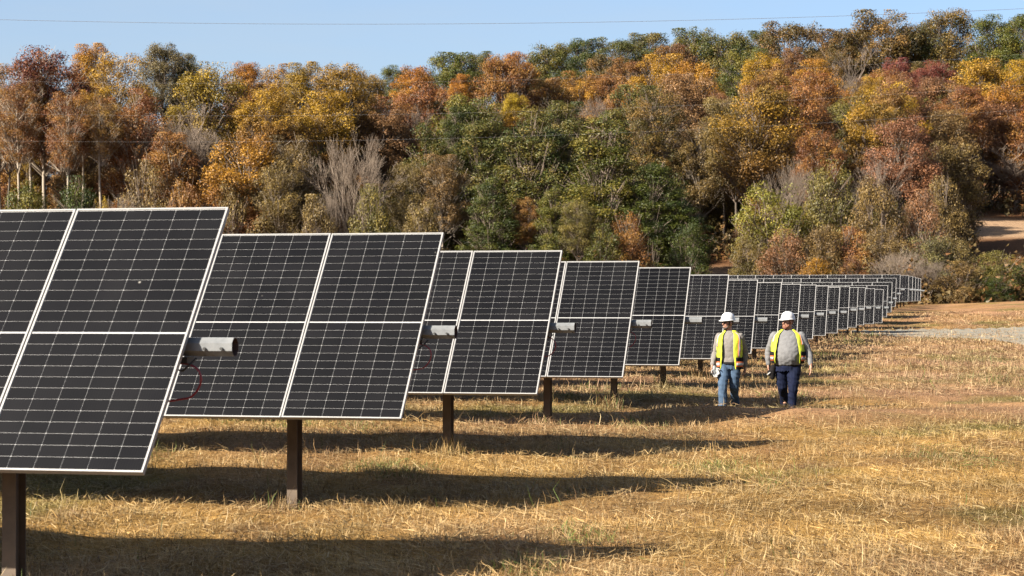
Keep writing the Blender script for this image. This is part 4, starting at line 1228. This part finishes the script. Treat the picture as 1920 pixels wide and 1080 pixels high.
def make_person(cfg):
    x, y = cfg['pos']
    gz = float(H(x, y))
    root = empty('person', (x, y, gz), cfg.get('yaw', 0))
    tag(root, cfg['label'], 'person', 'two workers walking beside the rows')
    tors = cfg['torso']                                  # (z, cx, cy, rx, ry)
    tz = np.array([t[0] for t in tors]); tv = np.array([t[1:] for t in tors])
    def tor(z, off=0.0):
        v = [float(np.interp(z, tz, tv[:, k])) for k in range(4)]
        return v[0], v[1], v[2] + off, v[3] + off
    def tp(z, th, off=0.0):
        cx, cy, rx, ry = tor(z, off)
        s, c = math.sin(th), math.cos(th)
        return Vector((cx + rx * math.copysign(abs(s) ** 0.85, s), cy - ry * math.copysign(abs(c) ** 0.9, c), z))
    def torso_rings(mb, off, z0, z1):
        n = 22; rings = []
        for i in range(n + 1):
            z = z0 + (z1 - z0) * i / n
            rings.append([tp(z, 2 * math.pi * k / 28, off) for k in range(28)])
        vs = [p for r in rings for p in r]; fs = []
        for i in range(n):
            for k in range(28):
                a = i*28 + k; b = i*28 + (k+1) % 28
                fs.append((a, b, b + 28, a + 28))
        fs.append(tuple(range(28))[::-1]); fs.append(tuple(n*28 + k for k in range(28)))
        mb.add(vs, fs)
    J = cfg['joints']; k = cfg.get('bulk', 1.0)
    hc = Vector(J['head']); yaw = cfg['head_yaw']
    RM = Matrix.Rotation(yaw, 3, 'Z') @ Matrix.Rotation(cfg.get('nod', 0), 3, 'X')
    hp = lambda p: hc + RM @ Vector(p)
    # --- body, one continuous skin
    b = MB()
    torso_rings(b, -0.02, 0.86, J['neck'][2] - 0.03)
    limb(b, [Vector(J['neck']) + Vector((0, 0.01, -0.06)), hp((0, 0.015, -0.06))], [0.062 * k, 0.055 * k])
    ball(b, hp((0, 0.012, 0.02)), 1.0, (0.076, 0.096, 0.108), RM)
    ball(b, hp((0, -0.025, -0.055)), 1.0, (0.058 * k ** 0.5, 0.066, 0.062), RM)
    ball(b, hp((0, -0.052, -0.092)), 1.0, (0.030, 0.026, 0.024), RM)
    limb(b, [hp((0, -0.085, 0.022)), hp((0, -0.108, -0.022))], [0.010, 0.0155], 8)
    ball(b, hp((0, -0.074, 0.034)), 1.0, (0.052, 0.022, 0.012), RM)
    for s in (-1, 1):
        ball(b, hp((0.079 * s, 0.012, -0.008)), 1.0, (0.010, 0.022, 0.034), RM)
        ball(b, hp((0.038 * s, -0.066, -0.022)), 1.0, (0.024, 0.02, 0.018), RM)
    ball(b, hp((0, -0.088, -0.058)), 1.0, (0.024, 0.010, 0.006), RM)
    ball(b, hp((0, -0.086, -0.069)), 1.0, (0.020, 0.010, 0.006), RM)
    for sd in ('l', 'r'):
        S, E, Wr = J['sh_' + sd], J['el_' + sd], J['wr_' + sd]
        limb(b, [S, E, Wr], [0.054 * k, 0.042 * k, 0.028])
        hand(b, Wr, cfg['hand_' + sd][0], cfg['hand_' + sd][1], cfg['hand_' + sd][2], 1.06, cfg['hand_' + sd][3])
        limb(b, [J['hip_' + sd], J['kn_' + sd], J['an_' + sd]], [0.080 * k, 0.052, 0.036])
        an = Vector(J['an_' + sd]); limb(b, [an, an + Vector((0, -0.13, -0.045))], [0.035, 0.028])
    fuse(b, 'body', M_SKIN, root, 0.0085, 2)
    # eyes
    for s in (-1, 1):
        e = MB(); ball(e, hp((0.031 * s, -0.084, 0.012)), 1.0, (0.011, 0.007, 0.006), RM)
        e.build('eye', M_GLASS, root, True)
    # --- shirt
    sh = MB()
    torso_rings(sh, 0.0, cfg['shirt_hem'], J['neck'][2] - 0.015)
    for sd in ('l', 'r'):
        S, E, Wr = Vector(J['sh_' + sd]), Vector(J['el_' + sd]), Vector(J['wr_' + sd])
        limb(sh, [S, S.lerp(E, 0.5), E, E.lerp(Wr, 0.45), E.lerp(Wr, 0.93)], [0.078 * k ** 0.6, 0.067 * k ** 0.6, 0.058 * k ** 0.6, 0.054 * k ** 0.6, 0.041])
    def wr_shirt(co):
        ax = np.abs(co[:, 0])
        f = vnoise(ax * 16 + co[:, 2] * 15 + 3, co[:, 2] * 22 - ax * 16, 5) - 0.5
        g = vnoise(co[:, 0] * 26 + co[:, 1] * 9, co[:, 2] * 30, 8) - 0.5
        return 0.009 * f + 0.005 * g
    fuse(sh, 'shirt', cfg['shirt_mat'], root, 0.010, 3, wr_shirt)
    # --- trousers
    tr = MB()
    hipz = J['hip_l'][2]
    cx, cy, rx, ry = tor(cfg['belt'])
    rings = []
    for z, f in ((cfg['belt'] + 0.03, 1.0), (cfg['belt'] - 0.03, 1.04), (cfg['belt'] - 0.12, 1.03), (hipz - 0.10, 0.90), (hipz - 0.15, 0.6)):
        rings.append(((cx, cy + 0.005, z), (min(rx, cfg['hipw']) * f, 0, 0), (0, min(ry, 0.155 * k) * f, 0)))
    ring_tube(tr, rings, 20)
    for sd in ('l', 'r'):
        h_, kn, an = Vector(J['hip_' + sd]), Vector(J['kn_' + sd]), Vector(J['an_' + sd])
        limb(tr, [h_, h_.lerp(kn, 0.5), kn, kn.lerp(an, 0.5), an + Vector((0, 0, -0.035))], [0.112 * k, 0.100 * k, 0.084 * k ** 0.7, 0.079, 0.080])
    def wr_tr(co):
        f = vnoise(co[:, 0] * 12 + co[:, 2] * 5, co[:, 2] * 26 + co[:, 0] * 11, 15) - 0.5
        g = vnoise(co[:, 0] * 34 + 5, co[:, 2] * 9, 18) - 0.5
        return 0.016 * f + 0.008 * g
    fuse(tr, 'trousers', cfg['trouser_mat'], root, 0.010, 3, wr_tr)
    # --- boots
    for sd in ('l', 'r'):
        an = Vector(J['an_' + sd]); bt = MB()
        limb(bt, [an + Vector((0, 0.01, 0.02)), an + Vector((0, 0.01, -0.05))], [0.052, 0.050])
        limb(bt, [an + Vector((0, 0.03, -0.06)), an + Vector((0, -0.08, -0.065)), an + Vector((0, -0.165, -0.072))], [0.044, 0.046, 0.038])
        fuse(bt, 'boot', M_BOOT, root, 0.010, 2)
    # --- belt
    be = MB()
    torso_pts = [[tp(cfg['belt'] + dz, 2 * math.pi * q / 28, cfg.get('belt_off', 0.012)) for q in range(28)] for dz in (-0.018, 0.018)]
    be.add(torso_pts[0] + torso_pts[1], [(q, (q + 1) % 28, 28 + (q + 1) % 28, 28 + q) for q in range(28)])
    be.build('belt', M_BLACK, root, True)
    # --- vest
    def patch(th0, th1, z0, z1, off, name, mat, parent, nz=18, nt=10, thick=0.006):
        """strip of cloth on the torso; th0, th1 may depend on height"""
        f0 = th0 if callable(th0) else (lambda z: th0); f1 = th1 if callable(th1) else (lambda z: th1)
        vs, fs = [], []
        for i in range(nz + 1):
            z = z0 + (z1 - z0) * i / nz
            for j in range(nt + 1):
                th = f0(z) + (f1(z) - f0(z)) * j / nt
                rip = 0.004 * math.sin(z * 47 + th * 6) + 0.003 * math.sin(z * 21 - th * 9)
                vs.append(tp(z, th, off + 0.028 * min(1, max(0, (J['neck'][2] - 0.10 - z) / 0.3)) + (rip if z < J['neck'][2] - 0.12 else 0)))
        for i in range(nz):
            for j in range(nt):
                a = i * (nt + 1) + j
                fs.append((a, a + 1, a + nt + 2, a + nt + 1))
        me = bpy.data.meshes.new(name); me.from_pydata(vs, [], fs)
        for p in me.polygons: p.use_smooth = True
        me.materials.append(mat)
        o = link(bpy.data.objects.new(name, me), parent)
        so = o.modifiers.new('thickness', 'SOLIDIFY'); so.thickness = thick; so.offset = 1
        return o
    hem, top = cfg['vest_hem'], J['neck'][2] - 0.012
    op = lambda z: float(np.interp(z, [hem, hem + 0.25, top - 0.12, top], cfg['open']))
    vest = patch(lambda z: op(z), lambda z: 2 * math.pi - op(z), hem, top, 0.016, 'vest', M_VEST, root, 26, 44)
    for s in (-1, 1):
        c0, c1 = cfg['stripe'][0 if s < 0 else 1]
        zs = cfg['stripe_z'][0 if s < 0 else 1]
        # vertical braces: orange edges with silver tape between
        patch(s * c0, s * c1, zs, top - 0.02, 0.026, 'orange_trim', M_ORANGE, vest, 16, 5, 0.003)
        patch(s * (c0 + 0.07), s * (c1 - 0.07), zs, top - 0.03, 0.031, 'reflective_stripe', M_SILVER, vest, 16, 4, 0.003)
    for s in ((-1, 1) if cfg.get('both_black', True) else (1,)):
        o0 = op(hem) + 0.05
        patch(s * o0, s * 1.9, hem, hem + 0.21, 0.026, 'black_panel', M_BLACK, vest, 8, 8, 0.003)
        patch(s * (o0 + 0.02), s * 1.9, hem + 0.045, hem + 0.135, 0.031, 'orange_band', M_ORANGE, vest, 5, 8, 0.003)
        patch(s * (o0 + 0.02), s * 1.9, hem + 0.068, hem + 0.112, 0.036, 'reflective_band', M_SILVER, vest, 4, 8, 0.003)
    # --- hard hat with brim, ridge and harness band
    ht = MB(); n = 32; prof = [(0.0, 0.152), (0.035, 0.149), (0.070, 0.136), (0.096, 0.110), (0.112, 0.075), (0.119, 0.040), (0.121, 0.022)]
    rings = []
    for r, z in prof[1:]:
        rings.append([(r * 0.93 * math.sin(2*math.pi*q/n), -r * 1.14 * math.cos(2*math.pi*q/n), z) for q in range(n)])
    brim = []
    for q in range(n):
        a = 2*math.pi*q/n; front = max(0, math.cos(a)) ** 2
        r = 0.133 + 0.034 * front
        brim.append((r * 0.95 * math.sin(a), -r * 1.12 * math.cos(a), 0.012 - 0.010 * front))
    rings.append(brim); rings.append([(p[0] * 0.985, p[1] * 0.985, p[2] - 0.006) for p in brim])
    rings.append([(p[0] * 0.85, p[1] * 0.85, 0.010) for p in rings[-3]])
    rings.append([(r_[0] * 0.95, r_[1] * 0.95, r_[2]) for r_ in rings[4]])
    vs = [hp((0, 0.012, prof[0][1] + 0.032))] + [hp((p[0], p[1] + 0.012, p[2] + 0.032)) for r_ in rings for p in r_]
    fs = [(0, 1 + (q + 1) % n, 1 + q) for q in range(n)]
    for i in range(len(rings) - 1):
        for q in range(n):
            a = 1 + i*n + q; c = 1 + i*n + (q+1) % n
            fs.append((a, c, c + n, a + n))
    ht.add(vs, fs)
    hat = ht.build('hard_hat', M_HAT, root, True)
    for xo in (-0.022, 0.022):
        rb = MB(); rb.tube([hp((xo, 0.012 - 0.128 * math.cos(a) , 0.034 + 0.148 * math.sin(a) ** 0.8)) for a in np.linspace(0.32, math.pi - 0.35, 14)], 0.0065, 6)
        rb.build('ridge', M_HAT, hat, True)
    hb = MB()
    rr = [[hp((0.088 * math.sin(2*math.pi*q/24), 0.012 - 0.108 * math.cos(2*math.pi*q/24), z)) for q in range(24)] for z in (0.028, 0.058)]
    hb.add(rr[0] + rr[1], [(q, (q + 1) % 24, 24 + (q + 1) % 24, 24 + q) for q in range(24)])
    hb.build('harness_band', M_HATBAND, hat, True)
    # --- hair and beard
    hr = MB()
    ball(hr, hp((0, 0.042, 0.015)), 1.0, (0.081, 0.078, 0.075), RM)
    for s in (-1, 1): limb(hr, [hp((0.070 * s, -0.012, 0.04)), hp((0.070 * s, -0.016, -0.045))], [0.016, 0.012], 8)
    fuse(hr, 'hair', cfg['hair_mat'], root, 0.008, 2)
    bd = MB(); q = cfg['beard']
    for s in (-1, 1): limb(bd, [hp((0.067 * s, -0.018, -0.035)), hp((0.052 * s, -0.048, -0.082)), hp((0, -0.075, -0.104))], [0.014 * q, 0.018 * q, 0.022 * q], 8)
    ball(bd, hp((0, -0.068, -0.100)), 1.0, (0.036 * q, 0.030 * q, 0.030 * q), RM)
    limb(bd, [hp((-0.030, -0.086, -0.052)), hp((0, -0.100, -0.042)), hp((0.030, -0.086, -0.052))], [0.007 * q, 0.009 * q, 0.007 * q], 6)
    def wr_b(co): return 0.006 * (vnoise(co[:, 0] * 90, co[:, 2] * 60, 3) - 0.5)
    fuse(bd, 'beard', cfg['hair_mat'], root, 0.007, 2, wr_b)
    if cfg.get('glasses'):
        gl = MB()
        for s in (-1, 1):
            ball(gl, hp((0.033 * s, -0.090, 0.014)), 1.0, (0.030, 0.009, 0.020), RM)
            limb(gl, [hp((0.060 * s, -0.080, 0.018)), hp((0.080 * s, 0.0, 0.014))], [0.004, 0.003], 6)
        limb(gl, [hp((-0.02, -0.098, 0.018)), hp((0.02, -0.098, 0.018))], [0.004, 0.004], 6)
        gl.build('sunglasses', M_GLASS, root, True)
    return root, gz

px_m = lambda zx, c: (zx - c) / 556.0
pz = lambda zy: (1072 - zy) / 556.0
man1 = dict(pos=((1368 - 960) / FPX * 36.45, 36.45), yaw=-math.radians(17), label='bearded man in white hard hat, open hi-vis vest and blue jeans, gloves in hand',
  torso=[(0.80,0,0,0.175,0.125),(0.88,0,0,0.178,0.128),(0.98,0,0,0.172,0.126),(1.08,0,-0.004,0.178,0.130),(1.20,0,-0.004,0.196,0.134),(1.30,0,0,0.205,0.125),
         (1.36,0,0.006,0.190,0.105),(1.40,0,0.012,0.140,0.085),(1.43,0,0.016,0.088,0.070),(1.47,0,0.018,0.066,0.062)],
  joints=dict(neck=(-0.01,0.015,1.46), head=(-0.035,-0.01,1.585), sh_l=(-0.185,0.01,1.335), el_l=(-0.265,0.02,1.05), wr_l=(-0.285,-0.14,0.83),
   sh_r=(0.185,0.01,1.335), el_r=(0.255,0.13,1.06), wr_r=(0.25,0.14,0.80),
   hip_l=(-0.095,0,0.88), kn_l=(-0.085,-0.20,0.48), an_l=(-0.075,-0.22,0.105), hip_r=(0.095,0.01,0.88), kn_r=(0.075,0.0,0.46), an_r=(0.035,0.32,0.19)),
  hand_l=((-0.02,-0.15,-1),(0.9,-0.2,0),0.75,-1), hand_r=((0.0,-0.1,-1),(-0.9,-0.3,0),0.45,1),
  head_yaw=-math.radians(38), nod=0.0, bulk=1.0, shirt_hem=0.86, shirt_mat=M_SHIRT, trouser_mat=M_JEANS, belt=0.875, hipw=0.180, belt_off=0.016,
  vest_hem=0.765, open=(0.55,0.42,0.38,0.55), stripe=((0.80,1.10),(0.80,1.10)), stripe_z=(1.16,0.985), hair_mat=M_DKHAIR, beard=0.85, glasses=True)
man1['torso'] = [(0.70,0,0,0.185,0.135)] + man1['torso']
man2 = dict(pos=((1477 - 960) / FPX * 36.35, 36.35), yaw=-math.radians(9), label='heavy man with red beard, white hard hat, open hi-vis vest and navy trousers',
  torso=[(0.70,0,0,0.215,0.165),(0.80,0,-0.01,0.222,0.175),(0.88,0,-0.03,0.232,0.205),(0.97,0,-0.045,0.245,0.225),(1.08,0,-0.045,0.250,0.222),(1.20,0,-0.025,0.248,0.190),(1.30,0,-0.005,0.242,0.155),
         (1.37,0,0.006,0.220,0.125),(1.42,0,0.014,0.160,0.100),(1.45,0,0.02,0.105,0.080),(1.49,0,0.022,0.074,0.068)],
  joints=dict(neck=(0.0,0.02,1.475), head=(-0.005,-0.015,1.60), sh_l=(-0.235,0.01,1.345), el_l=(-0.345,0.10,1.07), wr_l=(-0.345,0.06,0.83),
   sh_r=(0.235,0.01,1.345), el_r=(0.365,-0.01,1.06), wr_r=(0.405,-0.17,0.84),
   hip_l=(-0.115,0.01,0.88), kn_l=(-0.095,0.0,0.46), an_l=(-0.06,0.32,0.19), hip_r=(0.115,0,0.88), kn_r=(0.095,-0.20,0.48), an_r=(0.075,-0.22,0.105)),
  hand_l=((0.10,-0.1,-1),(0.95,-0.1,0),0.8,-1), hand_r=((-0.02,-0.05,-1),(-0.95,-0.2,0),0.22,1),
  head_yaw=-math.radians(40), nod=0.0, bulk=1.18, shirt_hem=0.835, shirt_mat=M_SHIRT2, trouser_mat=M_NAVY, belt=0.83, hipw=0.225, belt_off=-0.004,
  vest_hem=0.87, open=(0.80,0.70,0.58,0.70), stripe=((0.95,1.22),(0.95,1.22)), stripe_z=(1.25,1.20), hair_mat=M_REDHAIR, beard=1.25, glasses=False)
print('ground at the men', H(*man1['pos']), H(*man2['pos']))
p1, g1 = make_person(man1)
p2, g2 = make_person(man2)

# tool pouch on the belt of the heavy man
tp_ = MB()
limb(tp_, [(-0.255, -0.07, 0.80), (-0.275, -0.075, 0.70), (-0.265, -0.075, 0.62)], [0.050, 0.060, 0.045])
ball(tp_, (-0.31, -0.10, 0.72), 1.0, (0.05, 0.04, 0.035))
fuse(tp_, 'tool_pouch', M_BLACK, p2, 0.009, 2)
MB().tube([(-0.36, -0.12, 0.665), (-0.30, -0.135, 0.71)], [0.011, 0.013], 8).build('tool_handle', M_SILVER, p2, True)

# pair of work gloves held in the slimmer man's hand
gl = MB()
wr = Vector(man1['joints']['wr_l'])
hand(gl, wr + Vector((0.045, -0.055, -0.045)), (0.15, -0.2, -1), (0.6, -0.6, 0), 0.5, 1.15, 1)
hand(gl, wr + Vector((0.060, -0.035, -0.040)), (0.5, -0.2, -0.9), (-0.3, -0.9, 0), 0.7, 1.1, -1)
go = fuse(gl, 'work_gloves', M_GLOVE, None, 0.009, 2)
go.location = (man1['pos'][0], man1['pos'][1], g1); go.rotation_euler = (0, 0, man1['yaw'])
tag(go, 'pale grey work gloves bunched in the hand of the man in jeans', 'gloves')
